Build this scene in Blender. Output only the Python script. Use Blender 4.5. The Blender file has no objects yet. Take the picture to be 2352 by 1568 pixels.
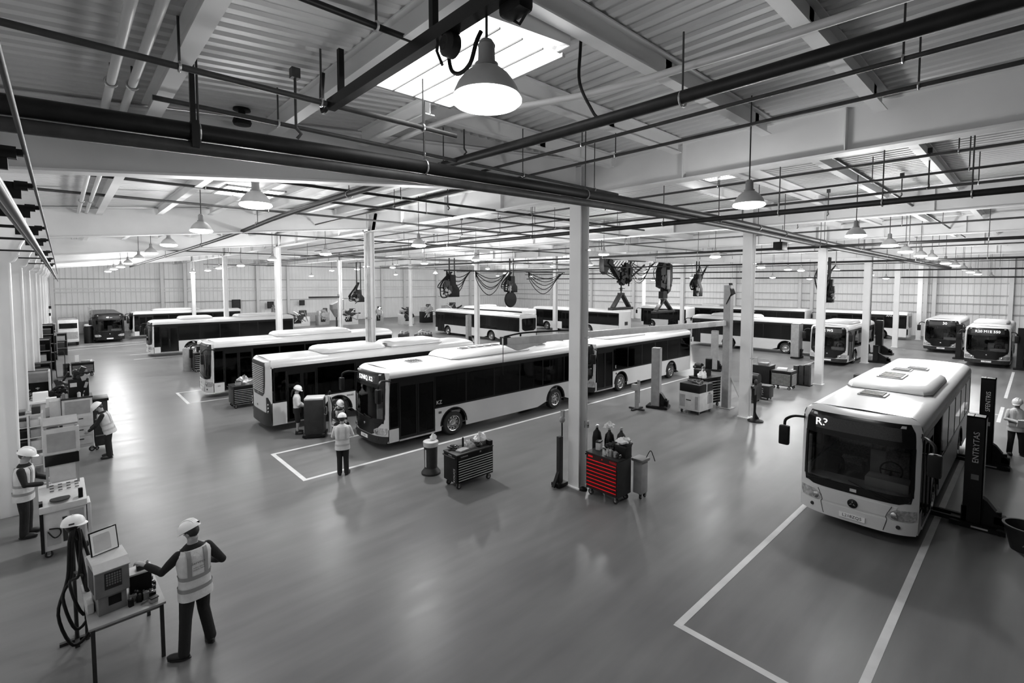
import bpy, bmesh, math, random
from mathutils import Vector, Matrix
C = bpy.context.scene
COL = C.collection
PI = math.pi
R = random.Random(7)

# ------------------------------------------------------------------ materials
def mat(name, v, rough=.55, metal=0.0, spec=.5, noise=0.0, nscale=3.0, bump=0.0, bscale=30.0, col=None, rnoise=0.0):
    m = bpy.data.materials.new(name); m.use_nodes = True
    nt = m.node_tree; b = nt.nodes['Principled BSDF']
    c = col or (v, v, v)
    b.inputs['Base Color'].default_value = (*c, 1)
    b.inputs['Roughness'].default_value = rough
    b.inputs['Metallic'].default_value = metal
    b.inputs['Specular IOR Level'].default_value = spec
    if noise or bump or rnoise:
        tc = nt.nodes.new('ShaderNodeTexCoord')
    if noise:
        n = nt.nodes.new('ShaderNodeTexNoise'); n.inputs['Scale'].default_value = nscale; n.inputs['Detail'].default_value = 5
        r = nt.nodes.new('ShaderNodeValToRGB')
        r.color_ramp.elements[0].position = .3; r.color_ramp.elements[1].position = .7
        lo = [x*(1-noise) for x in c]; hi = [min(1, x*(1+noise*.5)) for x in c]
        r.color_ramp.elements[0].color = (*lo, 1); r.color_ramp.elements[1].color = (*hi, 1)
        nt.links.new(tc.outputs['Object'], n.inputs['Vector']); nt.links.new(n.outputs['Fac'], r.inputs['Fac'])
        nt.links.new(r.outputs['Color'], b.inputs['Base Color'])
    if rnoise:
        n2 = nt.nodes.new('ShaderNodeTexNoise'); n2.inputs['Scale'].default_value = nscale*.7; n2.inputs['Detail'].default_value = 4
        mr = nt.nodes.new('ShaderNodeMapRange'); mr.inputs['To Min'].default_value = max(.02, rough-rnoise); mr.inputs['To Max'].default_value = rough+rnoise
        nt.links.new(tc.outputs['Object'], n2.inputs['Vector']); nt.links.new(n2.outputs['Fac'], mr.inputs['Value']); nt.links.new(mr.outputs['Result'], b.inputs['Roughness'])
    if bump:
        n3 = nt.nodes.new('ShaderNodeTexNoise'); n3.inputs['Scale'].default_value = bscale
        bp = nt.nodes.new('ShaderNodeBump'); bp.inputs['Strength'].default_value = bump; bp.inputs['Distance'].default_value = .02
        nt.links.new(tc.outputs['Object'], n3.inputs['Vector']); nt.links.new(n3.outputs['Fac'], bp.inputs['Height']); nt.links.new(bp.outputs['Normal'], b.inputs['Normal'])
    return m

def emis(name, v, s):
    m = bpy.data.materials.new(name); m.use_nodes = True
    b = m.node_tree.nodes['Principled BSDF']
    b.inputs['Base Color'].default_value = (v, v, v, 1); b.inputs['Roughness'].default_value = .5
    b.inputs['Emission Color'].default_value = (1, 1, 1, 1); b.inputs['Emission Strength'].default_value = s
    return m

def glass(name, tint, ior=1.45):
    m = bpy.data.materials.new(name); m.use_nodes = True
    nt = m.node_tree; nt.nodes.remove(nt.nodes['Principled BSDF'])
    t = nt.nodes.new('ShaderNodeBsdfTransparent'); t.inputs['Color'].default_value = (tint, tint, tint, 1)
    g = nt.nodes.new('ShaderNodeBsdfGlossy'); g.inputs['Roughness'].default_value = .03; g.inputs['Color'].default_value = (.9, .9, .9, 1)
    f = nt.nodes.new('ShaderNodeFresnel'); f.inputs['IOR'].default_value = ior
    x = nt.nodes.new('ShaderNodeMixShader')
    nt.links.new(f.outputs['Fac'], x.inputs['Fac']); nt.links.new(t.outputs['BSDF'], x.inputs[1]); nt.links.new(g.outputs['BSDF'], x.inputs[2])
    nt.links.new(x.outputs['Shader'], nt.nodes['Material Output'].inputs['Surface'])
    return m

M = {}
M['white'] = mat('white_paint', .80, .32, spec=.5)
M['bus'] = mat('bus_white_paint', .58, .28, noise=.05, nscale=1.2)
M['steelwhite'] = mat('painted_steel', .74, .5, noise=.08, nscale=.8)
M['deck'] = mat('roof_deck', .62, .5, noise=.10, nscale=.5)
M['wall'] = mat('wall_panel', .86, .55, noise=.05, nscale=.6)
M['girt'] = mat('wall_girt', .42, .5)
M['black'] = mat('black_plastic', .008, .45, spec=.2, noise=.3, nscale=8)
M['blackpaint'] = mat('black_paint', .008, .25, spec=.28)
M['rubber'] = mat('tyre_rubber', .016, .75, noise=.25, nscale=12)
M['dark'] = mat('dark_grey_paint', .030, .45, spec=.25, noise=.25, nscale=5)
M['grey'] = mat('grey_paint', .16, .45, noise=.2, nscale=5)
M['mid'] = mat('mid_grey_paint', .30, .45, noise=.15, nscale=5)
M['light'] = mat('light_grey_paint', .52, .45, noise=.12, nscale=5)
M['steel'] = mat('bare_steel', .55, .3, metal=.9, noise=.15, nscale=6)
M['chrome'] = mat('polished_metal', .5, .22, metal=1.0)
M['pipe'] = mat('dark_pipe', .014, .5, spec=.25, noise=.35, nscale=6)
M['pipegrey'] = mat('grey_pipe', .055, .5, spec=.3, noise=.3, nscale=6)
M['conduit'] = mat('pale_conduit', .6, .45)
M['paper'] = mat('paper', .78, .8)
M['cloth'] = mat('rag_cloth', .45, .9, noise=.4, nscale=14, bump=.4, bscale=25)
M['hivis'] = mat('hi_vis_cloth', .62, .85, noise=.12, nscale=9, bump=.3, bscale=20)
M['band'] = mat('reflective_band', .27, .5)
M['bandlight'] = mat('reflective_band_light', .45, .5)
M['trouser'] = mat('dark_trousers', .010, .9, bump=.4, bscale=14)
M['shirt'] = mat('black_sleeve', .008, .9, bump=.3, bscale=16)
M['skin'] = mat('skin', .30, .55)
M['hair'] = mat('hair', .02, .6)
M['boot'] = mat('boot_leather', .012, .5)
M['helmet'] = mat('helmet_shell', .80, .28)
M['red'] = mat('red_drawer_face', 0, .4, col=(.022, .0004, .0006))
M['redbar'] = mat('red_handle', 0, .4, col=(1.0, .012, .02))
M['line'] = mat('white_floor_paint', .62, .45, noise=.15, nscale=2)
M['glassdark'] = mat('tinted_window', .004, .08, spec=.3)
M['glass'] = glass('bus_window_glass', .20, 1.26)
M['windscreen'] = glass('windscreen_glass', .80, 1.35)
M['led'] = emis('lit_led', .8, .85)
M['ledpanel'] = mat('led_matrix_panel', .03, .35, noise=.7, nscale=60)
M['screen'] = emis('lit_screen', .3, .10)
M['lamp'] = emis('lamp_diffuser', .9, 5.0)
M['lampnear'] = emis('lamp_diffuser_near', .9, 2.4)
M['sky'] = emis('skylight_daylight', .9, 3.0)
M['headlamp'] = mat('headlamp_lens', .55, .12, metal=.55, noise=.5, nscale=16)
M['interior'] = mat('bus_interior', .13, .6)
M['seat'] = mat('seat_fabric', .16, .85, noise=.5, nscale=25)
M['dash'] = mat('dashboard', .32, .5)

# ------------------------------------------------------------------ mesh builder
class MB:
    def __init__(s): s.v = []; s.f = []
    def add(s, vs, fs, mtx=None):
        o = len(s.v)
        s.v += [tuple(mtx @ Vector(p)) for p in vs] if mtx else [tuple(p) for p in vs]
        s.f += [tuple(i+o for i in f) for f in fs]
        return s
    def box(s, cx, cy, cz, sx, sy, sz, rz=0.0, ry=0.0, rx=0.0):
        a, b, c = sx/2, sy/2, sz/2
        vs = [(x*a, y*b, z*c) for z in (-1, 1) for y in (-1, 1) for x in (-1, 1)]
        fs = [(0,2,3,1),(4,5,7,6),(0,1,5,4),(2,6,7,3),(0,4,6,2),(1,3,7,5)]
        m = Matrix.Translation((cx, cy, cz))
        if rz: m = m @ Matrix.Rotation(rz, 4, 'Z')
        if ry: m = m @ Matrix.Rotation(ry, 4, 'Y')
        if rx: m = m @ Matrix.Rotation(rx, 4, 'X')
        return s.add(vs, fs, m)
    def bx(s, x0, x1, y0, y1, z0, z1): return s.box((x0+x1)/2, (y0+y1)/2, (z0+z1)/2, abs(x1-x0), abs(y1-y0), abs(z1-z0))
    def bar(s, p, q, w, h=None, up=(0, 0, 1)):
        h = h or w; p = Vector(p); q = Vector(q); d = (q-p)
        t = d.normalized(); u = Vector(up)
        if abs(t.dot(u)) > .99: u = Vector((1, 0, 0))
        a = t.cross(u).normalized(); b = a.cross(t).normalized()
        vs = [e + a*(i*w/2) + b*(j*h/2) for e in (p, q) for j in (-1, 1) for i in (-1, 1)]
        return s.add(vs, [(0,2,3,1),(4,5,7,6),(0,1,5,4),(2,6,7,3),(0,4,6,2),(1,3,7,5)])
    def tube(s, pts, r, n=10, caps=True):
        P = [Vector(p) for p in pts]; k = len(P)
        if k >= 4 and not isinstance(r, (list, tuple)):      # smooth curve through the points
            Q = []
            for i in range(k-1):
                p0, p1, p2, p3 = P[max(i-1, 0)], P[i], P[i+1], P[min(i+2, k-1)]
                for u in (0, .2, .4, .6, .8):
                    Q.append(.5*((2*p1)+(p2-p0)*u+(2*p0-5*p1+4*p2-p3)*u*u+(3*p1-p0-3*p2+p3)*u**3))
            P = Q+[P[-1]]; k = len(P)
        rr = r if isinstance(r, (list, tuple)) else [r]*k
        rings = []; a = None
        for i in range(k):
            t = (P[min(i+1, k-1)] - P[max(i-1, 0)]).normalized()
            if a is None:
                a = t.orthogonal().normalized()
            else:
                a = (a - t*a.dot(t))
                a = a.normalized() if a.length > 1e-6 else t.orthogonal().normalized()
            b = t.cross(a)
            rings.append([P[i] + (a*math.cos(2*PI*j/n) + b*math.sin(2*PI*j/n))*rr[i] for j in range(n)])
        return s.loft(rings, caps=caps)
    def loft(s, rings, caps=True, close=True):
        n = len(rings[0]); vs = [p for r in rings for p in r]; fs = []
        for i in range(len(rings)-1):
            for j in range(n if close else n-1):
                jj = (j+1) % n
                fs.append((i*n+j, i*n+jj, (i+1)*n+jj, (i+1)*n+j))
        if caps and close:
            fs.append(tuple(reversed(range(n)))); fs.append(tuple((len(rings)-1)*n+j for j in range(n)))
        return s.add(vs, fs)
    def lathe(s, prof, c=(0, 0, 0), n=24, axis='Z', caps=True):
        rings = []
        for r, z in prof:
            ring = []
            for j in range(n):
                a = 2*PI*j/n; x, y = r*math.cos(a), r*math.sin(a)
                p = (x, y, z) if axis == 'Z' else ((x, z, y) if axis == 'Y' else (z, x, y))
                ring.append((p[0]+c[0], p[1]+c[1], p[2]+c[2]))
            rings.append(ring)
        return s.loft(rings, caps=caps)
    def cyl(s, c, r, h, n=16, axis='Z'): return s.lathe([(r, 0), (r, h)], c, n, axis)
    def ell(s, c, rx, ry, rz, n=14, m=9, mtx=None):
        rings = []
        for i in range(m):
            t = -PI/2 + PI*(i+.02)/(m-1+.04)
            rings.append([(math.cos(t)*math.cos(2*PI*j/n)*rx, math.cos(t)*math.sin(2*PI*j/n)*ry, math.sin(t)*rz) for j in range(n)])
        T = Matrix.Translation(c) @ (mtx.to_4x4() if mtx else Matrix.Identity(4))
        rings = [[T @ Vector(p) for p in r] for r in rings]
        return s.loft(rings)
    def prism(s, poly, a0, a1, plane='XZ'):
        def P(p, a): return (p[0], a, p[1]) if plane == 'XZ' else ((a, p[0], p[1]) if plane == 'YZ' else (p[0], p[1], a))
        n = len(poly); vs = [P(p, a0) for p in poly] + [P(p, a1) for p in poly]
        fs = [(i, (i+1) % n, (i+1) % n + n, i+n) for i in range(n)] + [tuple(reversed(range(n))), tuple(range(n, 2*n))]
        return s.add(vs, fs)
    def grid(s, rows):
        n = len(rows[0]); vs = [p for r in rows for p in r]
        return s.add(vs, [(i*n+j, i*n+j+1, (i+1)*n+j+1, (i+1)*n+j) for i in range(len(rows)-1) for j in range(n-1)])
    def slab(s, front, back):
        nu = len(front[0]); nr = len(front); N = nu*nr
        vs = [p for r in front for p in r] + [p for r in back for p in r]; fs = []
        for i in range(nr-1):
            for j in range(nu-1):
                q = (i*nu+j, i*nu+j+1, (i+1)*nu+j+1, (i+1)*nu+j)
                fs.append(q); fs.append(tuple(k+N for k in reversed(q)))
        for i in range(nr-1):
            for j in (0, nu-1): fs.append((i*nu+j, (i+1)*nu+j, (i+1)*nu+j+N, i*nu+j+N))
        for j in range(nu-1):
            for i in (0, nr-1): fs.append((i*nu+j, i*nu+j+1, i*nu+j+1+N, i*nu+j+N))
        return s.add(vs, fs)
    def torus(s, c, r, t, n=24, m=8, mtx=None):
        rings = []
        for i in range(n+1):
            a = 2*PI*i/n
            rings.append([Vector(((r+t*math.cos(2*PI*j/m))*math.cos(a), (r+t*math.cos(2*PI*j/m))*math.sin(a), t*math.sin(2*PI*j/m))) for j in range(m)])
        T = Matrix.Translation(c) @ (mtx.to_4x4() if mtx else Matrix.Identity(4))
        return s.loft([[T @ p for p in r] for r in rings], caps=False)
    def mesh(s, name, bev=0.0, smooth=False, segs=2, angle=None):
        me = bpy.data.meshes.new(name); me.from_pydata([tuple(p) for p in s.v], [], s.f)
        bm = bmesh.new(); bm.from_mesh(me)
        bmesh.ops.recalc_face_normals(bm, faces=bm.faces)
        if bev:
            es = [e for e in bm.edges if len(e.link_faces) == 2 and e.calc_face_angle(0) > .6]
            bmesh.ops.bevel(bm, geom=es, offset=bev, segments=segs, affect='EDGES', profile=.6)
        bm.to_mesh(me); bm.free()
        if smooth or bev:
            me.polygons.foreach_set('use_smooth', [True]*len(me.polygons))
            me.set_sharp_from_angle(angle=angle or math.radians(38))
        me.update()
        return me
    def build(s, name, m, parent=None, bev=0.0, smooth=False, loc=None, rz=0.0, segs=2):
        me = s.mesh(name, bev, smooth, segs)
        me.materials.append(M[m] if isinstance(m, str) else m)
        o = bpy.data.objects.new(name, me); COL.objects.link(o)
        if loc: o.location = loc
        if rz: o.rotation_euler = (0, 0, rz)
        if parent: o.parent = parent
        return o

def junk(mb, c, rx, ry, rz, seed, n=10):
    """a knot of machine bits: small housings, drums and bent pipes inside an ellipsoid"""
    r = random.Random(seed); c = Vector(c)
    for k in range(n):
        while True:
            p = Vector((r.uniform(-1, 1), r.uniform(-1, 1), r.uniform(-1, 1)))
            if p.length < .8: break
        q = c + Vector((p.x*rx, p.y*ry, p.z*rz)); m_ = min(rx, rz)
        t = k % 3
        if t == 0: mb.box(q.x, q.y, q.z, rx*r.uniform(.45, .9), ry*r.uniform(.6, 1.1), rz*r.uniform(.3, .7), ry=r.uniform(-.6, .6))
        elif t == 1: mb.cyl((q.x, q.y-ry*.4, q.z), m_*r.uniform(.25, .5), ry*.8, 14, 'Y')
        else: mb.tube([q, q+Vector((r.uniform(-.6, .6)*rx, ry*.3, r.uniform(-.5, .5)*rz)), q+Vector((r.uniform(-.9, .9)*rx, -ry*.3, r.uniform(-.8, .8)*rz))], m_*.12, 8)

def tag(o, label=None, cat=None, group=None, kind=None):
    if label: o['label'] = label
    if cat: o['category'] = cat
    if group: o['group'] = group
    if kind: o['kind'] = kind
    return o
def thing(name, label, cat, loc=(0, 0, 0), rz=0.0, group=None):
    o = bpy.data.objects.new(name, None); COL.objects.link(o)
    o.empty_display_size = .2
    o.location = loc; o.rotation_euler = (0, 0, rz)
    return tag(o, label, cat, group)
def struct(o): o['kind'] = 'structure'; return o
def dup(root, loc, rz=None, label=None, group=None):
    r = root.copy(); COL.objects.link(r); r.location = loc
    if rz is not None: r.rotation_euler = (0, 0, rz)
    if label: r['label'] = label
    if group: r['group'] = group
    for ch in list(root.children):
        c = ch.copy(); COL.objects.link(c); c.parent = r
        for g in list(ch.children):
            d = g.copy(); COL.objects.link(d); d.parent = c
    return r
def text(name, s, size, m, parent, loc, rot, ext=.003, sx=1.0):
    cu = bpy.data.curves.new(name, 'FONT'); cu.body = s; cu.size = size; cu.extrude = ext
    cu.align_x = 'CENTER'; cu.align_y = 'CENTER'; cu.resolution_u = 2
    t = bpy.data.objects.new('tmp', cu); COL.objects.link(t)
    dg = bpy.context.evaluated_depsgraph_get()
    me = bpy.data.meshes.new_from_object(t.evaluated_get(dg)); me.name = name
    bpy.data.objects.remove(t)
    me.materials.clear(); me.materials.append(M[m])
    o = bpy.data.objects.new(name, me); COL.objects.link(o)
    o.location = loc; o.rotation_euler = rot; o.scale = (sx, 1, 1)
    if parent: o.parent = parent
    return o
def remeshed(mb, name, m, parent, voxel, smooth_it=2, sub=False):
    me = mb.mesh(name)
    o = bpy.data.objects.new('tmp', me); COL.objects.link(o)
    md = o.modifiers.new('r', 'REMESH'); md.mode = 'VOXEL'; md.voxel_size = voxel
    sm = o.modifiers.new('s', 'SMOOTH'); sm.iterations = smooth_it; sm.factor = .5
    dg = bpy.context.evaluated_depsgraph_get()
    me2 = bpy.data.meshes.new_from_object(o.evaluated_get(dg)); me2.name = name
    bpy.data.objects.remove(o)
    me2.polygons.foreach_set('use_smooth', [True]*len(me2.polygons))
    me2.materials.clear(); me2.materials.append(M[m])
    o = bpy.data.objects.new(name, me2); COL.objects.link(o)
    if parent: o.parent = parent
    return o
ORD = ['first','second','third','fourth','fifth','sixth','seventh','eighth','ninth','tenth','eleventh','twelfth','thirteenth','fourteenth','fifteenth','sixteenth','seventeenth','eighteenth','nineteenth','twentieth']
# ------------------------------------------------------------------ camera
cam = bpy.data.cameras.new('camera'); co = bpy.data.objects.new('camera', cam); COL.objects.link(co)
cam.sensor_width = 36; cam.sensor_fit = 'HORIZONTAL'; cam.lens = 1120/2352*36; cam.shift_y = -72/2352
cam.clip_start = .05; cam.clip_end = 400
rx, uy, fz = Vector((.73447, -.67848, 0)), Vector((.03751, .04060, .99847)), Vector((.67760, .73349, -.05527))
co.matrix_world = Matrix(((rx.x, uy.x, -fz.x, 0), (rx.y, uy.y, -fz.y, 0), (rx.z, uy.z, -fz.z, 6.0), (0, 0, 0, 1)))
C.camera = co

# ------------------------------------------------------------------ floor
XW, YN, XF, YF = -1.4, -4.0, 72.0, 77.5
fm = bpy.data.materials.new('sealed_floor'); fm.use_nodes = True
nt = fm.node_tree; b = nt.nodes['Principled BSDF']
tc = nt.nodes.new('ShaderNodeTexCoord')
n1 = nt.nodes.new('ShaderNodeTexNoise'); n1.inputs['Scale'].default_value = .35; n1.inputs['Detail'].default_value = 8
n2 = nt.nodes.new('ShaderNodeTexNoise'); n2.inputs['Scale'].default_value = 2.5; n2.inputs['Detail'].default_value = 6
mp = nt.nodes.new('ShaderNodeMapping'); mp.inputs['Scale'].default_value = (.15, 1, 1)
ad = nt.nodes.new('ShaderNodeMath'); ad.operation = 'ADD'
rp = nt.nodes.new('ShaderNodeValToRGB'); rp.color_ramp.elements[0].position = .75; rp.color_ramp.elements[1].position = 1.25
rp.color_ramp.elements[0].color = (.135, .135, .135, 1); rp.color_ramp.elements[1].color = (.185, .185, .185, 1)
hf = nt.nodes.new('ShaderNodeMath'); hf.operation = 'MULTIPLY'; hf.inputs[1].default_value = .5
L = nt.links.new
L(tc.outputs['Object'], n1.inputs['Vector']); L(tc.outputs['Object'], mp.inputs['Vector']); L(mp.outputs['Vector'], n2.inputs['Vector'])
L(n1.outputs['Fac'], ad.inputs[0]); L(n2.outputs['Fac'], ad.inputs[1]); L(ad.outputs[0], rp.inputs['Fac'])
rp.color_ramp.elements[0].position = .4; rp.color_ramp.elements[1].position = .65
L(ad.outputs[0], hf.inputs[0]); L(hf.outputs[0], rp.inputs['Fac']); L(rp.outputs['Color'], b.inputs['Base Color'])
mr = nt.nodes.new('ShaderNodeMapRange'); mr.inputs['From Min'].default_value = .35; mr.inputs['From Max'].default_value = .65
mr.inputs['To Min'].default_value = .30; mr.inputs['To Max'].default_value = .36
L(n2.outputs['Fac'], mr.inputs['Value']); L(mr.outputs['Result'], b.inputs['Roughness'])
b.inputs['Specular IOR Level'].default_value = .22
struct(MB().bx(XW-.3, XF+.3, YN-.3, YF+.3, -.2, 0).build('floor', fm))

_nm = [0]
def marking(p, q, w=.13):
    _nm[0] += 1
    d = Vector((q[0]-p[0], q[1]-p[1], 0)); L_ = d.length; a = math.atan2(d.y, d.x)
    struct(MB().box(0, 0, 0, L_, w, .003).build('floor_marking', 'line', loc=((p[0]+q[0])/2, (p[1]+q[1])/2, .0022+.0005*(_nm[0] % 3)), rz=a))
for p, q in [((7.75, 1.55), (27, 1.55)), ((7.75, 4.08), (27, 4.08)), ((7.75, 1.49), (7.75, 4.14)),
             ((5.25, 15.0), (33, 15.0)), ((5.25, 18.05), (33, 18.05)), ((5.25, 14.94), (5.25, 18.11)),
             ((4.45, 28.6), (17, 28.6)), ((4.45, 31.8), (17, 31.8)), ((4.45, 28.5), (4.45, 31.9)),
             ((4.0, 48.2), (18, 48.2)), ((4.0, 51.4), (18, 51.4)), ((-.6, 58.5), (18, 63.5)), ((0, 61.0), (6, 62.2)),
             ((29.5, 1.0), (33.3, 1.0)), ((31.2, 1.0), (31.2, 3.2)), ((36, 1.0), (47, 1.0)), ((36, 3.6), (47, 3.6)),
             ((34, 11.5), (44, 11.5)), ((24, 23.8), (44, 23.8))]:
    marking(p, q)

# ------------------------------------------------------------------ walls
def ribwall(name, axis, pos, a0, a1, z0, z1, pitch=.5, depth=.05, inward=1):
    prof = []; a = a0
    while a < a1-.001:
        for da, d in ((0, 0), (pitch*.56, 0), (pitch*.66, depth), (pitch*.90, depth)):
            if a+da < a1: prof.append((a+da, d))
        a += pitch
    prof.append((a1, 0))
    mb = MB()
    rows = [[((pos + inward*d, a, z) if axis == 'X' else (a, pos + inward*d, z)) for a, d in prof] for z in (z0, z1)]
    mb.grid(rows)
    return struct(mb.build(name, 'wall' if name != 'wall_near' else 'dark'))
ribwall('wall_back', 'Y', YF, XW, XF, 0, 10, inward=-1)
ribwall('wall_right', 'X', XF, YN, YF, 0, 10, inward=-1)
ribwall('wall_left', 'X', XW, YN, YF, 0, 9, pitch=1.2, depth=.03)
ribwall('wall_near', 'Y', YN, XW, XF, 0, 10, pitch=1.2)
for z, h in ((5.35, .16), (4.95, .14), (3.5, .10), (6.5, .12)):
    struct(MB().box(0, 0, 0, XF-XW-.2, .14, h).build('wall_girt', 'girt' if h < .13 else 'steelwhite', loc=((XF+XW)/2, YF-.13, z)))
for z in (5.95, 4.67, 3.76, 2.72):
    struct(MB().box(0, 0, 0, .14, YF-YN-.4, .1).build('wall_girt', 'girt', loc=(XF-.13, (YF+YN)/2, z)))
for x in (-.81, 9.6, 12.1, 20.95, 25.2, 40.7, 45.1, 52, 60):
    struct(MB().box(0, 0, 4.6, .34, .3, 9.2).build('wall_post', 'steelwhite', loc=(x, YF-.35, 0)))
for y in (8.0, 8.75, 20.1, 21.5, 30, 38, 47, 56, 66, 2.0):
    struct(MB().box(0, 0, 4.6, .3, .34, 9.2).build('wall_post', 'steelwhite', loc=(XF-.4, y, 0)))
struct(MB().box(0, 0, .7, 30, .06, 1.4).build('trim_1', 'light', loc=(15, YF-.1, 0)))

# left wall portal legs with curved haunches
leg_me = None
for y in (9.0, 17.8, 23.0, 28.3, 35.3, 41.5, 48, 55, 62, 69.5):
    if leg_me is None:
        pts = [(XW+.04, 0), (-.96, 0), (-.94, 6.52)]
        for k in range(7):
            a = k/6*PI/2
            pts.append((-.94+.20*math.sin(a*.9), 6.52+.40*(1-math.cos(a))))
        pts += [(-.65, 7.12), (-.61, 7.45), (-.63, 7.8), (XW+.04, 8.3)]
        mb = MB().prism(pts, -.07, .07)
        for k in range(1, len(pts)-2):       # inner flange follows the curve
            mb.bar((pts[k][0], 0, pts[k][1]), (pts[k+1][0], 0, pts[k+1][1]), .34, .03, up=(1, 0, .01))
        o = struct(mb.build('wall_leg', 'steelwhite', smooth=True, loc=(0, y, 0)))
        leg_me = o.data
    else:
        o = bpy.data.objects.new('wall_leg', leg_me); COL.objects.link(o); o.location = (0, y, 0); struct(o)

# ------------------------------------------------------------------ roof decks
def zl(x): return 8.40 + .092*(x+1.4)
def deck_left(name, x0, x1, y0, y1):
    prof = []; y = y0; p = .22
    while y < y1-.001:
        for dy, d in ((0, 0), (.10, 0), (.125, .035), (.195, .035)):
            if y+dy < y1: prof.append((y+dy, d))
        y += p
    prof.append((y1, 0))
    return struct(MB().grid([[(x, y, zl(x)+d) for y, d in prof] for x in (x0, x1)]).build(name, 'deck'))
def deck_right(name, x0, x1, y0, y1, z=9.42):
    prof = []; x = x0; p = .26
    while x < x1-.001:
        for dx, d in ((0, 0), (.11, 0), (.14, .045), (.23, .045)):
            if x+dx < x1: prof.append((x+dx, d))
        x += p
    prof.append((x1, 0))
    return struct(MB().grid([[(x, y, z+d) for x, d in prof] for y in (y0, y1)]).build(name, 'deck'))
deck_left('ceiling', XW-.1, 3.3, YN, 4.1)
deck_left('ceiling', XW-.1, 4.75, 4.1, 9.1)
deck_left('ceiling', XW-.1, 11.03, 9.1, YF)
deck_right('ceiling', 3.3, 4.75, YN, 4.1)
deck_right('ceiling', 4.75, 11.03, YN, 9.1)
deck_right('ceiling', 11.03, XF, YN, YF)
struct(MB().bx(XW-.3, XF+.3, YN-.3, YF+.3, 10.0, 10.2).build('ceiling', 'deck'))

# I-beams
def ibeam(name, p, q, h, w, tf=.03, tw=.02, m='steelwhite', stiff=0.0):
    """top flange centre line p -> q, web hangs below by h"""
    p = Vector(p); q = Vector(q); d = q-p; mb = MB()
    mb.bar((0, 0, -tf/2), d + Vector((0, 0, -tf/2)), w, tf)
    mb.bar((0, 0, -h+tf/2), d + Vector((0, 0, -h+tf/2)), w, tf)
    mb.bar((0, 0, -h/2), d + Vector((0, 0, -h/2)), tw, h-tf)
    if stiff:
        n = int(d.length/stiff); t = d.normalized()
        for k in range(1, n+1):
            c = t*(k*stiff) + Vector((0, 0, -h/2))
            if k*stiff < d.length-.05: mb.bar(c-Vector((0, 0, h/2-tf)), c+Vector((0, 0, h/2-tf)), .02, w*.9, up=t) if abs(t.x) > abs(t.y) else mb.bar(c-Vector((0, 0, h/2-tf)), c+Vector((0, 0, h/2-tf)), w*.9, .02, up=t)
    return struct(mb.build(name, m, loc=p))
FY = [9.1, 22.1, 35.76, 50.5, 65.35]
for y in FY:                       # rafters of the side aisle, rising away from the left wall (tapered web)
    mb = MB()
    x0, x1 = -1.3, 11.0
    a0, a1 = 7.38, 8.60
    mb.prism([(x0, a0), (x1, a1), (x1, zl(x1)-.05), (x0, zl(x0)-.05)], -.012, .012)
    mb.bar((x0, 0, a0), (x1, 0, a1), .30, .035); mb.bar((x0, 0, zl(x0)-.07), (x1, 0, zl(x1)-.07), .30, .035)
    struct(mb.build('roof_rafter', 'steelwhite', loc=(0, y, 0)))
GX = [11.03, 22.35, 32.9, 44.28, 57.3, 66.7]
for i, x in enumerate(GX):         # girders over each column line
    ibeam('roof_girder', (x, YN+.1, 9.32), (x, YF-.4, 9.32), .88, .34, tf=.04, stiff=3.25)
for i, x in enumerate((1.04, 2.72, 4.35, 6.0, 7.7, 9.35)):   # purlins along the aisle, one per bay
    ys = [YN] + FY + [YF]
    for k in range(len(ys)-1):
        if k == 0 and x > 4.5: continue
        if k == 0 and x == 2.72: a, b_ = ys[k], ys[k+1]
        a, b_ = ys[k]+(.16 if k else .05), ys[k+1]-.16
        if x == 4.35 and k == 0: a = 6.6
        z = zl(x)-.01
        ibeam('roof_purlin', (x, a, z), (x, b_, z), .29, .17, tf=.02)
for k in range(len(GX)):           # purlins across the main hall
    xa = (3.5 if k == 0 else GX[k-1]+.2); xb = GX[k]-.2
    ys = [.1, 2.05, 3.97, 5.95, 7.85] + ([] if k == 0 else [12.3+4.4*j for j in range(14)])
    for y in ys:
        x_a = xa
        if k == 0 and y > 4.1: x_a = 4.8
        ibeam('roof_purlin', (x_a, y, 9.39), (xb, y, 9.39), .34, .19, tf=.022, stiff=3.4 if k == 0 else 0)
# ------------------------------------------------------------------ columns
def column(x, y, top=9.3, w=.40, d=.34):
    mb = MB()
    mb.box(-d/2+.012, 0, top/2, .024, w, top); mb.box(d/2-.012, 0, top/2, .024, w, top); mb.box(0, 0, top/2, d-.05, .016, top)
    mb.box(0, 0, .015, d+.14, w+.12, .03)
    return struct(mb.build('column', 'steelwhite', loc=(x, y, 0)))
cols = [(11.03, 9.1), (22.35, 8.79), (32.88, 8.73), (44.28, 8.79), (57.28, 9.06), (66.7, 8.6),
        (11.03, 22.13), (11.03, 35.76), (11.03, 50.5), (11.03, 65.35),
        (28.2, 35.3), (38.6, 35.0), (55.45, 29.5), (22.3, 51.8), (65.4, 41.1), (48.5, 40.5), (36, 60), (50, 55)]
for x, y in cols: column(x, y)
# splice plates beside the two nearest column heads
for x, y in ((11.03, 9.1), (11.03, 22.13), (11.03, 35.76)):
    for dy in ((.75,) if y < 10 else (-.75, .75)):
        struct(MB().bar((0, dy*.55, -.86), (0, dy, 0), .30, .02, up=(1, 0, 0)).build('girder_stiffener', 'steelwhite', loc=(x, y, 9.29)))

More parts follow.
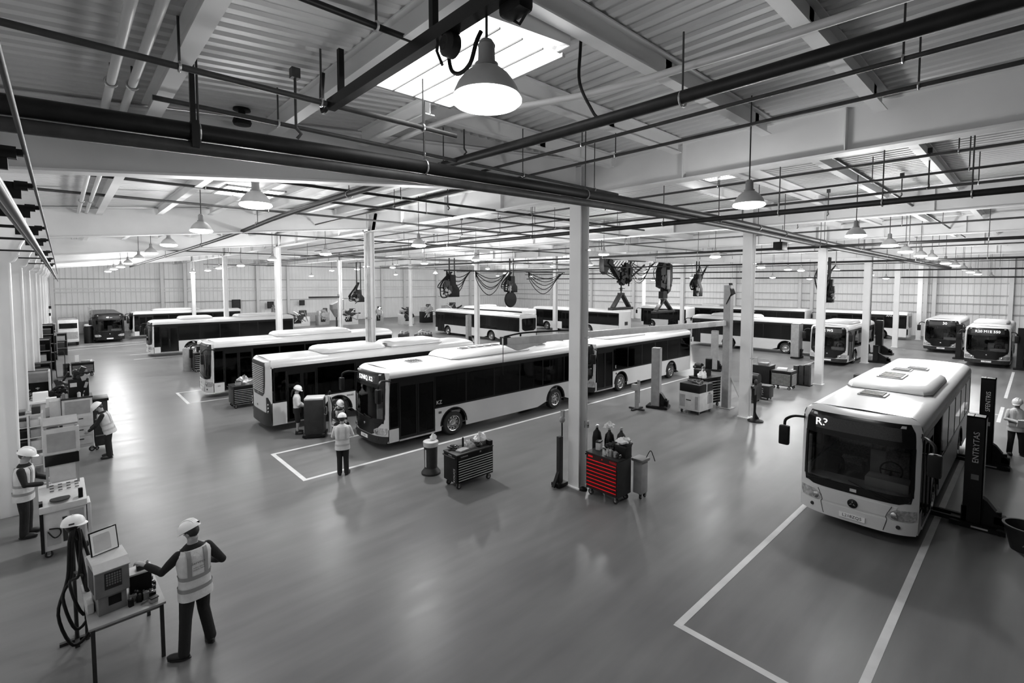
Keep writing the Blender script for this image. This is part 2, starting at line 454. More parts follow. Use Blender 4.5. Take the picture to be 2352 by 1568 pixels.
# ------------------------------------------------------------------ skylights (lit by the day outside)
def skylight(x, y, z, sx, sy, nb, label, strong='sky'):
    t = thing('skylight', label, 'skylight', (x, y, z))
    MB().box(0, 0, 0, sx, sy, .02).build('pane', strong, t)
    f = MB()
    for sgn in (-1, 1):
        f.box(sgn*sx/2, 0, 0, .05, sy+.05, .05)
        if sgn > 0 or nb != 4: f.box(0, sgn*sy/2, 0, sx, .05, .05)
    f.build('frame', 'light', t)
    for k in range(1, nb): MB().box(-sx/2+sx*k/nb, 0, -.02, .015, sy, .02).build('glazing_bar', 'grey', t)
    return t
skylight(3.97, 5.3, 8.80, 1.36, 2.36, 4, 'big bright rooflight above the nearest pendant lamp')
skylight(4.35, 16.6, 8.78, 1.6, 1.7, 3, 'bright rooflight behind the second pendant lamp of the left row')
skylight(15.4, 7.1, 9.36, .9, .9, 2, 'small bright rooflight behind the girder, above the right front lamp row')
skylight(24.0, 21.5, 9.36, 1.2, 4.5, 3, 'long narrow rooflight seen left of the nearest column')
skylight(27.5, 30.0, 9.36, 1.2, 5.0, 3, 'long rooflight far down the middle of the hall')
skylight(38.0, 40.0, 9.36, 1.4, 7.0, 3, 'rooflight above the far hanging hoists')
skylight(48.0, 30.0, 9.36, 1.4, 7.0, 3, 'rooflight above the far right parked buses')
skylight(34.0, 50.0, 9.36, 1.4, 7.0, 3, 'rooflight nearest the far back wall')
# closing plates where the sloping aisle roof meets the flat hall roof
struct(MB().prism([(4.75, zl(4.75)-.02), (9.9, zl(9.9)-.02), (9.9, 9.47), (4.75, 9.47)], 9.09, 9.12, 'XZ').build('roof_fascia', 'deck'))
struct(MB().prism([(3.3, zl(3.3)-.02), (4.76, zl(4.76)-.02), (4.76, 9.47), (3.3, 9.47)], 4.085, 4.11, 'XZ').build('roof_fascia', 'deck'))
struct(MB().bx(4.745, 4.765, 4.09, 9.11, 8.94, 9.47).build('roof_fascia', 'deck'))
struct(MB().bx(3.29, 3.31, YN, 4.09, 8.80, 9.47).build('roof_fascia', 'deck'))
# ------------------------------------------------------------------ buses
_wheel = {}
def wheel_meshes():
    if not _wheel:
        t = MB().lathe([(.30, -.14), (.44, -.14), (.475, -.10), (.48, 0), (.475, .10), (.44, .14), (.30, .14)], n=32, axis='Y', caps=False)
        _wheel['tyre'] = t.mesh('tyre', smooth=True); _wheel['tyre'].materials.append(M['rubber'])
        h = MB().lathe([(.305, -.145), (.285, -.135), (.26, -.06), (.17, -.05), (.15, -.10), (.10, -.13), (.001, -.135)], n=32, axis='Y', caps=False)
        for k in range(10):
            a = 2*PI*k/10; h.cyl((.125*math.cos(a), -.15, .125*math.sin(a)), .014, .05, 6, 'Y')
        _wheel['hub'] = h.mesh('hub', smooth=True); _wheel['hub'].materials.append(M['chrome'])
        s = MB()
        for k in range(10):
            a = 2*PI*(k+.5)/10; s.cyl((.215*math.cos(a), -.066, .215*math.sin(a)), .03, .02, 10, 'Y')
        _wheel['slot'] = s.mesh('hub_hole', smooth=True); _wheel['slot'].materials.append(M['black'])
def inst(name, me, parent, loc=(0, 0, 0), rz=0):
    o = bpy.data.objects.new(name, me); COL.objects.link(o); o.location = loc; o.rotation_euler = (0, 0, rz); o.parent = parent
    return o

BW, ZB, ZR, BELT = 2.38, .30, 2.92, 1.20
HW = BW/2
def fx(y, z):
    q = abs(y)/HW
    return .30*q**4 + (0 if z < 1 else .10*((z-1)/1.9)**2) + (0 if z < 2.72 else .30*((z-2.72)/.2)**2)
def hw(z):
    if z <= 2.66: return HW
    t = min(1, (z-2.66)/(ZR-2.66)); return HW - .30*(1-math.sqrt(max(0, 1-t*t)))
def fbulge(y, L): return L - .14*(abs(y)/HW)**5
def rxx(y, z, L): return fbulge(y, L) - (0 if z < 2.72 else .16*((z-2.72)/.2)**2)

def bus(label, x, y, rz, L, wheels, front='black', rear='window', dN=(), dP=(), pods=((3.2, 7.5),), hatches=(), sign=None, plate=None, glass='glass', interior=True, paint='bus', star=False, group=None, face_front=True, number=None, scale=1.0):
    T = thing('bus', label, 'bus', (x, y, 0), rz, group)
    wheel_meshes()
    def fmap(yy, zz, off): return (fx(yy, zz)-off, yy, zz)
    def rmap(yy, zz, off): return (rxx(yy, zz, L)+off, yy, zz)
    def patch(mb, rows, off=.012, th=.03, nu=10, nz=10, mp=fmap):
        """rows: (z, yl, yr) from the bottom up"""
        fr, bk = [], []
        z0, z1 = rows[0][0], rows[-1][0]
        for i in range(nz+1):
            z = z0+(z1-z0)*i/nz
            for k in range(len(rows)-1):
                if rows[k][0] <= z <= rows[k+1][0]+1e-9: break
            a = (z-rows[k][0])/max(1e-6, rows[k+1][0]-rows[k][0])
            yl = rows[k][1]+(rows[k+1][1]-rows[k][1])*a; yr = rows[k][2]+(rows[k+1][2]-rows[k][2])*a
            fr.append([mp(yl+(yr-yl)*j/nu, z, off) for j in range(nu+1)])
            bk.append([mp(yl+(yr-yl)*j/nu, z, off-th) for j in range(nu+1)])
        mb.slab(fr, bk)
    def sym(rows): return [(z, -h, h) for z, h in rows]
    body = MB(); black = MB(); under = MB()
    # roof shell
    prof = [(-HW, 2.60), (-HW, 2.66)]
    for k in range(1, 7):
        a = k/6*PI/2; prof.append((-HW+.30*(1-math.cos(a)), 2.66+(ZR-2.66)*math.sin(a)))
    prof += [(-.45, ZR+.02), (0, ZR+.03)]
    prof += [(-p[0], p[1]) for p in reversed(prof[:-1])]
    rows = []
    for yy, zz in prof:
        a, c = fx(yy, min(zz, ZR)), rxx(yy, min(zz, ZR), L)
        rows.append([(a+(c-a)*i/8, yy, zz) for i in range(9)])
    body.grid(rows)
    # side skirts with wheel arches
    gaps = {-1: list(dN), 1: list(dP)}
    def bottom(xx):
        z = ZB
        for xw in wheels:
            d = abs(xx-xw)
            if d < .60: z = max(z, .48+math.sqrt(.36-d*d))
        return z
    for sg in (-1, 1):
        ys = sg*HW
        cuts = sorted(gaps[sg])
        segs = []; a = fx(HW, .6)
        if front == 'none': a = .02
        for d0, d1 in cuts: segs.append((a, d0)); a = d1
        segs.append((a, rxx(HW, .6, L)))
        for s0, s1 in segs:
            if s1-s0 < .03: continue
            xs = {s0, s1}
            for xw in wheels:
                for k in range(15):
                    v = xw-.6*math.cos(PI*k/14)
                    if s0 < v < s1: xs.add(v)
            k = s0
            while k < s1: xs.add(k); k += .8
            xs = sorted(xs)
            top = .78 if (cuts and s1 <= cuts[0][0]+.001 and s1 < 1.2) else BELT
            body.slab([[(v, ys, bottom(v)) for v in xs], [(v, ys, top) for v in xs]], [[(v, ys-sg*.03, bottom(v)) for v in xs], [(v, ys-sg*.03, top) for v in xs]])
        # arch trim
        for xw in wheels:
            arc = [(xw-.60*math.cos(PI*k/14), .48+.60*math.sin(PI*k/14)) for k in range(15)]
            outer = [(xw-.65*math.cos(PI*k/14), .48+.65*math.sin(PI*k/14)) for k in range(15)]
            under.slab([[(p[0], ys+sg*.012, max(.3, p[1])) for p in arc], [(p[0], ys+sg*.012, max(.3, p[1])) for p in outer]],
                       [[(p[0], ys-sg*.36, max(.3, p[1])) for p in arc], [(p[0], ys-sg*.02, max(.3, p[1])) for p in outer]])
    under.bx(.5, L-.3, -HW+.36, HW-.36, .30, .40)
    for sg in (-1, 1):
        a = .45
        for xw in sorted(wheels)+[L+.3]:
            if xw-.62 > a: under.bx(a, min(xw-.62, L-.2), sg*(HW-.36), sg*(HW-.035), .30, .40)
            a = xw+.62
    # front
    if front in ('white', 'black', 'allblack'):
        tgt = body if front != 'allblack' else black
        lo = 1.00
        patch(tgt, [(ZB, -HW, HW), (.45, -HW, HW), (lo, -HW, HW)], off=.0, nu=24)
        for sg in (-1, 1):                                    # A pillars
            rows_ = [(lo, HW-.13), (1.3, HW-.08), (2.55, HW-.10), (2.66, HW-.12), (2.80, HW-.20)]
            rr = []
            for z, h in rows_:
                e = hw(z)-.0
                rr.append((z, -e, -min(h, e-.01)) if sg < 0 else (z, min(h, e-.01), e))
            patch(tgt, rr, off=.0, nu=5)
        patch(tgt, [(2.80, -hw(2.80), hw(2.80)), (2.86, -hw(2.86), hw(2.86)), (2.9195, -hw(2.9195), hw(2.9195))], off=.0, nu=24, nz=6)
        wf = MB()
        patch(wf, sym([(.97 if front == 'white' else 1.0, .86), (1.02, 1.0), (1.12, HW-.12), (1.16, HW-.115)]), off=.008, nu=20, nz=6)
        patch(wf, sym([(2.26, HW-.10), (2.55, HW-.11), (2.72, HW-.16), (2.80, HW-.24)]), off=.008, nu=20, nz=6)
        for sg in (-1, 1):
            rr = [(z, min(sg*(HW-.09), sg*(HW-.15)), max(sg*(HW-.09), sg*(HW-.15))) for z in (1.15, 2.27)]
            patch(wf, rr, off=.008, nu=3, nz=6)
        wf.build('windscreen_surround', 'blackpaint', T, smooth=True)
        w = MB(); patch(w, sym([(1.15, HW-.14), (1.7, HW-.14), (2.27, HW-.14)]), off=.002, th=.012, nu=20, nz=8)
        w.build('windscreen', 'windscreen' if interior else 'glassdark', T, smooth=True)
        dp = MB(); patch(dp, sym([(2.40, .86), (2.70, .84)]), off=.014, th=.01, nu=16, nz=4)
        sp = dp.build('destination_display', 'ledpanel', T, smooth=True)
        if sign:
            s_txt, s_y, s_w, s_size = sign
            text('lettering', s_txt, s_size, 'led', sp, (fx(abs(s_y)+s_w*.4, 2.62)-.05, s_y, 2.55), (PI/2, 0, -PI/2))
        if front == 'white':
            e = MB(); patch(e, sym([(.64, .74), (.90, .84)]), off=.012, th=.02, nu=14, nz=4); e.build('engine_flap', paint, T, smooth=True)
        if front in ('black',):
            lp = MB(); patch(lp, sym([(.56, .50), (.62, .66), (.80, .80), (1.00, 1.0)]), off=.012, nu=20, nz=8)
            lp.build('lower_panel', 'blackpaint', T, smooth=True)
        bmp = MB()
        if front == 'white':
            patch(bmp, sym([(ZB-.02, HW-.03), (.44, HW-.005), (.58, HW-.005)]), off=.02, nu=24, nz=4)
            bmp.build('bumper', paint, T, smooth=True)
        else:
            patch(bmp, sym([(ZB-.02, HW-.04), (.40, HW), (.54, HW)]), off=.025, nu=24, nz=4)
            bmp.build('bumper', 'dark' if front == 'black' else 'blackpaint', T, smooth=True)
        for sg in (-1, 1):                                    # headlamps wrap the corners
            hl = MB()
            inner, outer = .62, HW-.03
            rr = [(.60, .74, outer-.05), (.68, .64, outer), (.76, .66, outer), (.84, .82, outer)]
            rr = [(z, sg*a if sg > 0 else -b, sg*b if sg > 0 else -a) for z, a, b in rr]
            patch(hl, rr, off=.018, nu=8, nz=6)
            hh = hl.build('headlamp', 'headlamp', T, smooth=True)
            ln = MB().lathe([(.0, -.012), (.06, -.01), (.075, 0), (.075, .02)], (0, 0, 0), 16, 'X')
            o = ln.build('lens', 'chrome', hh, smooth=True, loc=(fx(.78, .7)-.025, sg*.78, .70))
            fg = MB().lathe([(.0, -.01), (.035, -.01), (.045, 0), (.045, .02)], (0, 0, 0), 14, 'X')
            fg.build('fog_lamp', 'dark', T, smooth=True, loc=(fx(.86, .45)-.028, sg*.86, .45))
            if front == 'white':
                sm = MB(); sm.tube([fmap(sg*.74, .90, .016), fmap(sg*.64, .66, .016), fmap(sg*.66, .58, .024), fmap(sg*.60, .32, .026)], .006, 6); sm.build('panel_seam', 'black', T)
            mk = MB(); patch(mk, [(2.71, min(sg*.82, sg*.92), max(sg*.82, sg*.92)), (2.76, min(sg*.84, sg*.92), max(sg*.84, sg*.92))], off=.018, nu=3, nz=2); mk.build('marker_lamp', 'light', T)
        # plate
        pl = MB().box(0, 0, 0, .015, .52, .12).build('number_plate', 'paper', T, loc=(fx(0, .5)-.036, 0, .42))
        if plate: text('plate_text', plate, .10, 'black', pl, (-.009, 0, 0), (PI/2, 0, -PI/2), ext=.001)
        # emblem
        em = MB().lathe([(.0, -.008), (.095, -.006), (.105, 0), (.105, .02)], (0, 0, 0), 24, 'X')
        eo = em.build('emblem', 'blackpaint' if star else 'chrome', T, smooth=True, loc=(fx(0, .78)-.028, 0, .74 if front == 'white' else .88))
        if not star: eo.scale = (1, .45, .45)
        if star:
            st = MB()
            for k in range(3):
                a = PI/2+2*PI*k/3
                st.prism([(0+.022*math.cos(a+PI/2), .022*math.sin(a+PI/2)), (.085*math.cos(a), .085*math.sin(a)), (.022*math.cos(a-PI/2), .022*math.sin(a-PI/2)), (.015*math.cos(a+PI), .015*math.sin(a+PI))], -.014, -.006, 'YZ')
            st.build('emblem_star', 'chrome', eo)
            bd = MB().box(0, 0, 0, .012, .13, .07).build('badge', 'light', T, loc=(fx(0, 1.07)-.02, 0, 1.06))
        for sg, a0, a1 in ((1, (.98, 1.10), (.45, 1.20)), (-1, (.72, 1.02), (-.10, 1.28))) if front == 'white' else ((1, (.05, 1.14), (.72, 1.2)), (-1, (.5, 1.14), (-.0, 1.22))):
            ww = MB(); p0 = fmap(sg*a0[0], a0[1], .04); p1 = fmap(sg*a1[0], a1[1], .035)
            ww.tube([p0, [(p0[i]+p1[i])/2-(.02 if i == 0 else 0) for i in range(3)], p1], [.016, .012, .008], 6); ww.tube([(p0[0]+.03, p0[1], p0[2]), p0], .022, 8)
            ww.build('wiper', 'black', T, smooth=True)
        for sg in (-1, 1):                                    # mirrors
            mm = MB(); ym = sg*(HW-.02)
            mm.tube([(fx(HW, 2.6)+.05, ym, 2.52), (.0, sg*(HW+.12), 2.60), (-.18, sg*(HW+.26), 2.52), (-.22, sg*(HW+.28), 2.38)], .035, 8)
            mo = mm.build('mirror_arm', 'black', T, smooth=True)
            MB().box(0, 0, 0, .16, .24, .50).build('mirror_housing', 'black', mo, bev=.05, loc=(-.22, sg*(HW+.28), 2.12))
    # rear
    if True:
        patch(body, [(ZB+.0, -HW, HW), (.6, -HW, HW), (2.66, -HW, HW)], off=.0, nu=20, mp=rmap)
        patch(body, [(2.66, -hw(2.66), hw(2.66)), (2.80, -hw(2.80), hw(2.80)), (2.9195, -hw(2.9195), hw(2.9195))], off=.0, nu=20, nz=6, mp=rmap)
        if rear == 'grille':
            g = MB(); patch(g, sym([(1.42, .52), (1.52, .70), (1.9, .80), (2.72, .84), (2.80, .78)]), off=.02, nu=14, nz=10, mp=rmap)
            go = g.build('rear_grille', 'blackpaint', T, smooth=True)
            for k in range(14):
                z = 1.60+k*.078
                h = .70 if z < 1.9 else .74
                sl = MB(); patch(sl, [(z, -h, h), (z+.013, -h, h)], off=.05, th=.035, nu=8, nz=1, mp=rmap); sl.build('grille_slat', 'light', go)
            lb = MB(); patch(lb, sym([(ZB-.02, HW-.02), (.45, HW), (.80, HW)]), off=.025, nu=20, nz=4, mp=rmap); lb.build('rear_bumper', 'dark', T, smooth=True)
            for sg in (-1, 1):
                tl = MB(); rr = [(.62, sg*(HW-.26), sg*(HW-.005)), (1.2, sg*(HW-.26), sg*(HW-.005)), (1.42, sg*(HW-.26), sg*(HW-.18))]
                rr = [(z, min(a, c), max(a, c)) for z, a, c in rr]
                patch(tl, rr, off=.03, nu=6, nz=6, mp=rmap); to = tl.build('tail_lamp_panel', 'dark', T, smooth=True)
                for z in (.86, 1.0, 1.14):
                    p = rmap(sg*(HW-.14), z, .03); MB().lathe([(.055, 0), (.05, .02), (0, .024)], (0, 0, 0), 14, 'X').build('lamp', 'headlamp', to, smooth=True, loc=p)
            text('badge_lettering', 'M', .12, 'light', T, (rxx(0, 1.5, L)+.025, 0, 1.5), (PI/2, 0, PI/2))
            text('door_lettering', 'mj', .13, 'grey', T, (rxx(0, 1., L)+.006, -.2 if rz else .2, .98), (PI/2, 0, PI/2))
        elif rear == 'window':
            g = MB(); patch(g, sym([(1.28, .62), (1.36, .86), (1.5, .95), (2.40, .98), (2.52, .92)]), off=.015, nu=14, nz=10, mp=rmap)
            g.build('rear_window', 'glassdark', T, smooth=True)
            for sg in (-1, 1):
                tl = MB(); rr = [(.55, sg*(HW-.16), sg*(HW-.01)), (1.15, sg*(HW-.16), sg*(HW-.01))]
                rr = [(z, min(a, c), max(a, c)) for z, a, c in rr]
                patch(tl, rr, off=.015, nu=3, nz=2, mp=rmap); tl.build('tail_lamp_panel', 'blackpaint', T, smooth=True)
        elif rear == 'plain':
            g = MB(); patch(g, sym([(1.2, .30), (1.6, .30)]), off=.012, nu=4, nz=2, mp=rmap); g.build('rear_vent', 'dark', T)
    if front == 'none':
        MB().bx(-.02, .03, -HW+.02, HW-.02, .3, 2.88).build('front_frame', 'blackpaint', T)
    body.build('body', paint if front != 'allblack' else 'blackpaint', T, smooth=True)
    # window band, windows and doors on each side
    for sg in (-1, 1):
        ys = sg*HW; yi = sg*(HW-.04)
        x_start = fx(HW, 2.0)+.02 if front != 'none' else .05; x_end = rxx(HW, 2.0, L)-.10
        black.bx(x_start, x_end, yi, ys, 2.44, 2.62)
        cuts = sorted(gaps[sg]); a = x_start; segs = []
        for d0, d1 in cuts: segs.append((a, d0)); a = d1
        segs.append((a, x_end))
        for n_, (s0, s1) in enumerate(segs):
            w = s1-s0
            if w < .08: continue
            zb = .78 if (cuts and n_ == 0 and s1 < 1.2) else BELT
            black.bx(s0, s1, yi, ys, zb, zb+.07)
            n = max(1, round(w/1.5)); pw = w/n
            for k in range(n+1):
                c = s0+k*pw; black.bx(max(s0, c-.035), min(s1, c+.035), yi, ys, zb+.07, 2.44)
            for k in range(n):
                if pw-.07 > .05:
                    MB().bx(s0+k*pw+.035, s0+(k+1)*pw-.035, sg*(HW-.022), sg*(HW-.008), zb+.07, 2.44).build('side_window', glass, T)
        for d0, d1 in cuts:
            d = MB(); mid = (d0+d1)/2
            d.bx(d0+.02, d1-.02, yi, ys+sg*.005, 2.28, 2.44)
            for q0, q1 in ((d0+.02, mid-.008), (mid+.008, d1-.02)):
                for e0, e1 in ((q0, q0+.06), (q1-.06, q1)): d.bx(e0, e1, yi, ys+sg*.005, .36, 2.28)
                d.bx(q0+.06, q1-.06, yi, ys+sg*.005, .36, .46)
            do = d.build('door', 'blackpaint', T)
            for q0, q1 in ((d0+.08, mid-.068), (mid+.068, d1-.08)):
                MB().bx(q0, q1, sg*(HW-.024), sg*(HW-.012), .46, 2.28).build('door_glass', glass, do)
                hb = MB(); hb.tube([(q0+.04, sg*(HW-.06), 1.25), ((q0+q1)/2, sg*(HW-.07), 1.02), (q1-.02, sg*(HW-.06), 1.2)], .014, 6); hb.build('grab_bar', 'steel', do)
            MB().bx(d0+.02, d1-.02, sg*(HW-.05), sg*(HW+.015), .29, .35).build('door_step', 'steel', T)
    black.build('window_band', 'blackpaint', T)
    under.build('underbody', 'black', T, smooth=False)
    # roof pods and hatches
    for a, c in pods:
        pb = MB(); h = .24
        lo_ = [(a, -.82), (a+.25, -.98), (c-.25, -.98), (c, -.82), (c, .82), (c-.25, .98), (a+.25, .98), (a, .82)]
        def ring(s, z): 
            cx = (a+c)/2
            return [(cx+(px-cx)*s[0], py*s[1], z) for px, py in lo_]
        pb.loft([ring((1, 1), ZR-.02), ring((1, 1), ZR+.05), ring((.97, .96), ZR+.16), ring((.90, .86), ZR+h), ring((.84, .78), ZR+h+.015)])
        po = pb.build('roof_pod', paint if front != 'allblack' else 'dark', T, smooth=True)
        sm = MB().loft([[(p[0], p[1], ZR+.028+.0) for p in ring((1.005, 1.006), 0)], [(p[0], p[1], ZR+.042) for p in ring((1.005, 1.006), 0)]]); sm.build('pod_seam', 'dark', po)
    for hx, hy, hz, sx_, sy_ in hatches:
        ho = MB().box(0, 0, 0, sx_, sy_, .05).build('roof_vent', 'mid', T, bev=.012, loc=(hx, hy, hz))
        n = 5
        for k in range(n): MB().box(-sx_/2+sx_*(k+.5)/n, 0, .03, sx_/n*.55, sy_*.82, .03).build('vent_slat', 'dark', ho)
    # wheels
    for xw in wheels:
        for sg in (-1, 1):
            wo = inst('wheel', _wheel['tyre'], T, (xw, sg*(HW-.17), .48), 0 if sg < 0 else PI)
            inst('hub', _wheel['hub'], wo); inst('hub_hole', _wheel['slot'], wo)
    # interior
    if interior:
        MB().bx(.5, L-.4, -HW+.08, HW-.08, .42, .46).build('cabin_floor', 'interior', T)
        ds = MB(); ds.bx(.32, .78, -HW+.15, HW-.15, .95, 1.12); ds.bx(.45, .95, -.98, -.12, 1.1, 1.34)
        ds.build('dashboard', 'dash', T, bev=.05)
        sw = MB(); mt = Matrix.Rotation(math.radians(-62), 3, 'Y'); sw.torus((1.0, -.55, 1.42), .22, .018, mtx=mt); sw.tube([(.8, -.55, 1.25), (1.0, -.55, 1.42)], .03, 8); sw.bar((.95, -.74, 1.44), (.95, -.36, 1.44), .03, .02)
        sw.build('steering_wheel', 'black', T, smooth=True)
        st = MB(); st.box(1.55, -.55, 1.0, .5, .5, .14); st.box(1.8, -.55, 1.35, .13, .5, .75, ry=.15); st.box(1.86, -.55, 1.82, .1, .28, .2)
        st.build('driver_seat', 'seat', T, bev=.04)
        MB().bx(1.95, 1.99, -HW+.1, .05, .46, 1.6).build('cab_screen', 'mid', T)
        xs = []; v = 3.3
        while v < L-1.2: xs.append(v); v += .82
        for v in xs:
            if any(d0-.3 < v < d1+.2 for d0, d1 in list(dN)+list(dP)): continue
            for yy in (-.72, .72):
                s_ = MB(); s_.box(v, yy, .92, .42, .84, .12); s_.box(v+.24, yy, 1.28, .09, .84, .72, ry=.12); s_.box(v, yy, .66, .2, .5, .4)
                s_.build('passenger_seat', 'seat', T, bev=.03)
        for v in (2.4, 4.6, 6.4):
            MB().tube([(v, -.35, .46), (v, -.35, 2.5)], .017, 6).build('grab_pole', 'steel', T); 
        MB().tube([(2.4, -.35, 2.2), (min(L-1, 8), -.35, 2.2)], .015, 6).build('hand_rail', 'steel', T)
    if number:
        for tx, nx, ny, nz, sz, mm_ in number:
            text('fleet_number', tx, sz, mm_, T, (nx, ny, nz), (PI/2, 0, 0 if ny < 0 else PI))
    return T

S2 = 1.0
b1 = bus('white city bus nearest the camera at the right, star badge on its front', 13.72, 2.84, 0, 11.7, (2.75, 8.6), 'white', 'window', dN=((.72, 2.05),), pods=((3.3, 6.7),),
    hatches=((2.55, .15, ZR+.04, .62, .62), (4.75, .1, ZR+.27, 1.0, .62), (6.25, .1, ZR+.26, .5, .5), (8.5, 0, ZR+.05, .5, .6)), sign=('R3', .72, .16, .26), plate='L218ZQ5', star=True)
b2 = bus('white bus with black lower front, at the head of the middle lane', 8.05, 16.70, 0, 11.45, (3.16, 9.12), 'black', 'window', dN=((.72, 2.28),), pods=((3.3, 7.7),),
    hatches=((1.95, -.2, ZR+.04, .55, .5), (5.5, .1, ZR+.26, 2.2, .34), (9.1, .0, ZR+.04, .6, .5)), sign=('52NIQ. K2', -.06, .5, .235), plate='ZG·BF1',
    number=[('KZ', 2.46, -HW-.008, 1.42, .20, 'light'), ('88', 2.50, -HW-.008, 1.02, .14, 'black')])
b3 = bus('white bus parked right behind the front bus of the middle lane, side facing us', 20.05, 16.80, 0, 10.65, (2.62, 8.05), 'black', 'plain', dN=((.42, 1.85),), pods=((1.6, 5.6),),
    hatches=((3.6, .1, ZR+.26, .9, .5), (6.6, 0, ZR+.04, .6, .4)), number=[('E', 2.1, -HW-.008, 1.42, .22, 'light'), ('38', 2.15, -HW-.008, 1.05, .13, 'black')])
b4 = bus('white bus with slatted black rear grille facing us, left of the middle lane', 16.6, 21.79, PI, 10.75, (2.6, 7.9), 'black', 'grille', dP=((5.75, 7.1), (8.8, 10.03)), pods=((2.2, 5.1), (5.4, 8.4)),
    hatches=((5.05, .2, ZR+.10, .5, .4),), number=[('MAXIS', 7.35, HW+.008, 1.05, .11, 'dark')])
b5 = bus('white bus with rounded windscreen, directly behind the rear-grille bus', 5.35, 30.22, 0, 10.8, (3.3, 8.7), 'white', 'window', dN=((.80, 2.2),), pods=((3.6, 8.0),), number=[('m', .55, -HW-.008, .62, .16, 'grey')])
b6 = bus('white bus behind the worker at the tool chest, third row along the left aisle', 5.05, 49.85, 0, 11.4, (3.0, 8.9), 'white', 'window', dN=((.75, 2.0),), pods=((2.2, 4.6), (6.5, 10.2)), interior=False, glass='glassdark')
b7 = bus('white bus standing before the far back wall, left of the column row', 5.3, 67.2, 0, 10.8, (3.0, 8.4), 'white', 'window', dN=((.75, 2.0),), pods=((2.0, 6.5),), interior=False, glass='glassdark')
b8 = bus('all black bus facing down the left aisle by the far wall', 3.45, 63.6, PI/2, 10.2, (2.6, 7.6), 'allblack', 'plain', pods=(), interior=True, sign=('40 ---', 0, .5, .22))
b10 = bus('white bus seen from its rear corner, rounded black rear window, in the middle distance', 34.02, 49.4, -PI/2, 15.1, (2.8, 10.6), 'white', 'window', dN=((.8, 2.2),), pods=(), interior=False, glass='glassdark')
b11 = bus('white bus whose roof shows just above the rear-corner bus, far centre', 41.2, 53.4, -PI/2, 12.0, (2.8, 8.8), 'white', 'plain', pods=((3, 5),), interior=False, glass='glassdark')
b12 = bus('white bus with blank white tail end, right of the nearest column', 47.2, 46.0, -PI/2, 14.1, (2.8, 9.6), 'black', 'plain', dN=((.8, 2.2), (5.4, 6.7)), pods=(), interior=False, glass='glassdark')
b13 = bus('white bus standing crosswise behind the two grey lift posts', 46.2, 23.2, -PI/2, 11.4, (3.9, 8.7), 'black', 'plain', dN=((.5, 1.2),), pods=((2.0, 6.2),), interior=False, glass='glassdark')
b14 = bus('white bus front with lit sign between two columns, right of the crosswise bus', 41.0, 10.40, 0, 8.6, (2.4, 6.6), 'black', 'window', dN=((.72, 2.1),), pods=((2, 5),), sign=('1S2 W5', .1, .6, .26))
b15 = bus('bus with dark side and white tail, far right behind the black lifts', 66.2, 17.9, -PI/2, 8.7, (2.4, 6.3), 'black', 'window', dN=((1, 2.3), (5.2, 6.6)), pods=(), interior=False, glass='glassdark', number=[('ANU', 7.1, -HW-.01, 2.5, .3, 'light')])
b16 = bus('narrow white bus front far right, black chin and number sign', 55.4, 5.62, 0, 8.0, (2.4, 6.2), 'black', 'window', dN=((.8, 2.0),), pods=(), sign=('30', -.2, .2, .30), plate='ABT')
b17 = bus('white bus front at the right edge, black chin and lit route sign', 48.3, 2.42, 0, 9.6, (2.5, 7.2), 'black', 'window', dN=((.8, 2.1),), pods=((3, 6),), sign=('R20 M1E 550', 0, .7, .24), plate='TK·1')
b18 = bus('dark bus cut off by the right picture edge, behind the lifts', 50.6, -1.0, 0, 8.4, (2.4, 6.0), 'allblack', 'plain', pods=(), interior=False, glass='glassdark')
b19 = bus('white bus along the far right wall, under the far lamps', 65.6, 25.2, -PI/2, 6.6, (1.8, 4.8), 'white', 'plain', pods=(), interior=False, glass='glassdark')
b20 = bus('white bus along the far right wall, left of its neighbour', 65.6, 33.6, -PI/2, 7.8, (1.8, 5.6), 'white', 'plain', dN=((.7, 1.9), (3.5, 4.8)), pods=((2, 4.5),), interior=False, glass='glassdark')
b21 = bus('white bus with dark doors behind the hanging A-frames', 59.6, 37.4, -PI/2, 7.0, (1.9, 5.0), 'white', 'plain', dN=((.7, 1.9), (4.4, 5.8)), pods=(), interior=False, glass='glassdark')
# pale box van by the left end of the back wall
t = thing('box_van', 'pale grey box van beside the black bus at the far left', 'van', (.36, 62.6, 0))
bm_ = MB(); bm_.prism([(0, .38), (5, .38), (5, 2.45), (.35, 2.45), (.06, 1.55), (0, 1.4)], -.74, .74, 'YZ')
o = bm_.build('body', 'light', t, bev=.06); o.rotation_euler = (0, 0, 0)
MB().box(0, .15, 1.93, 1.28, .04, .50, rx=-.31).build('windscreen', 'glassdark', t)
MB().bx(-.72, .72, -.08, .12, .38, .62).build('bumper', 'light', t, bev=.03)
MB().bx(-.66, .66, -.02, .02, .70, 1.34).build('grille', 'mid', t)
rk = MB()
for yv in (.7, 2.5, 4.5): rk.bar((-.66, yv, 2.52), (.66, yv, 2.52), .05)
for xv in (-.66, .66): rk.bar((xv, .7, 2.54), (xv, 4.5, 2.54), .05)
rk.build('roof_rack', 'grey', t)
for sx_ in (-1, 1):
    for yv in (.9, 4.0):
        MB().lathe([(.2, -.09), (.32, -.09), (.34, 0), (.32, .09), (.2, .09)], n=20, axis='X').build('wheel', 'rubber', t, smooth=True, loc=(sx_*.62, yv, .34))
    MB().lathe([(0, -.02), (.1, -.01), (.11, .02)], n=14, axis='Y').build('headlamp', 'headlamp', t, smooth=True, loc=(sx_*.55, -.01, .95))
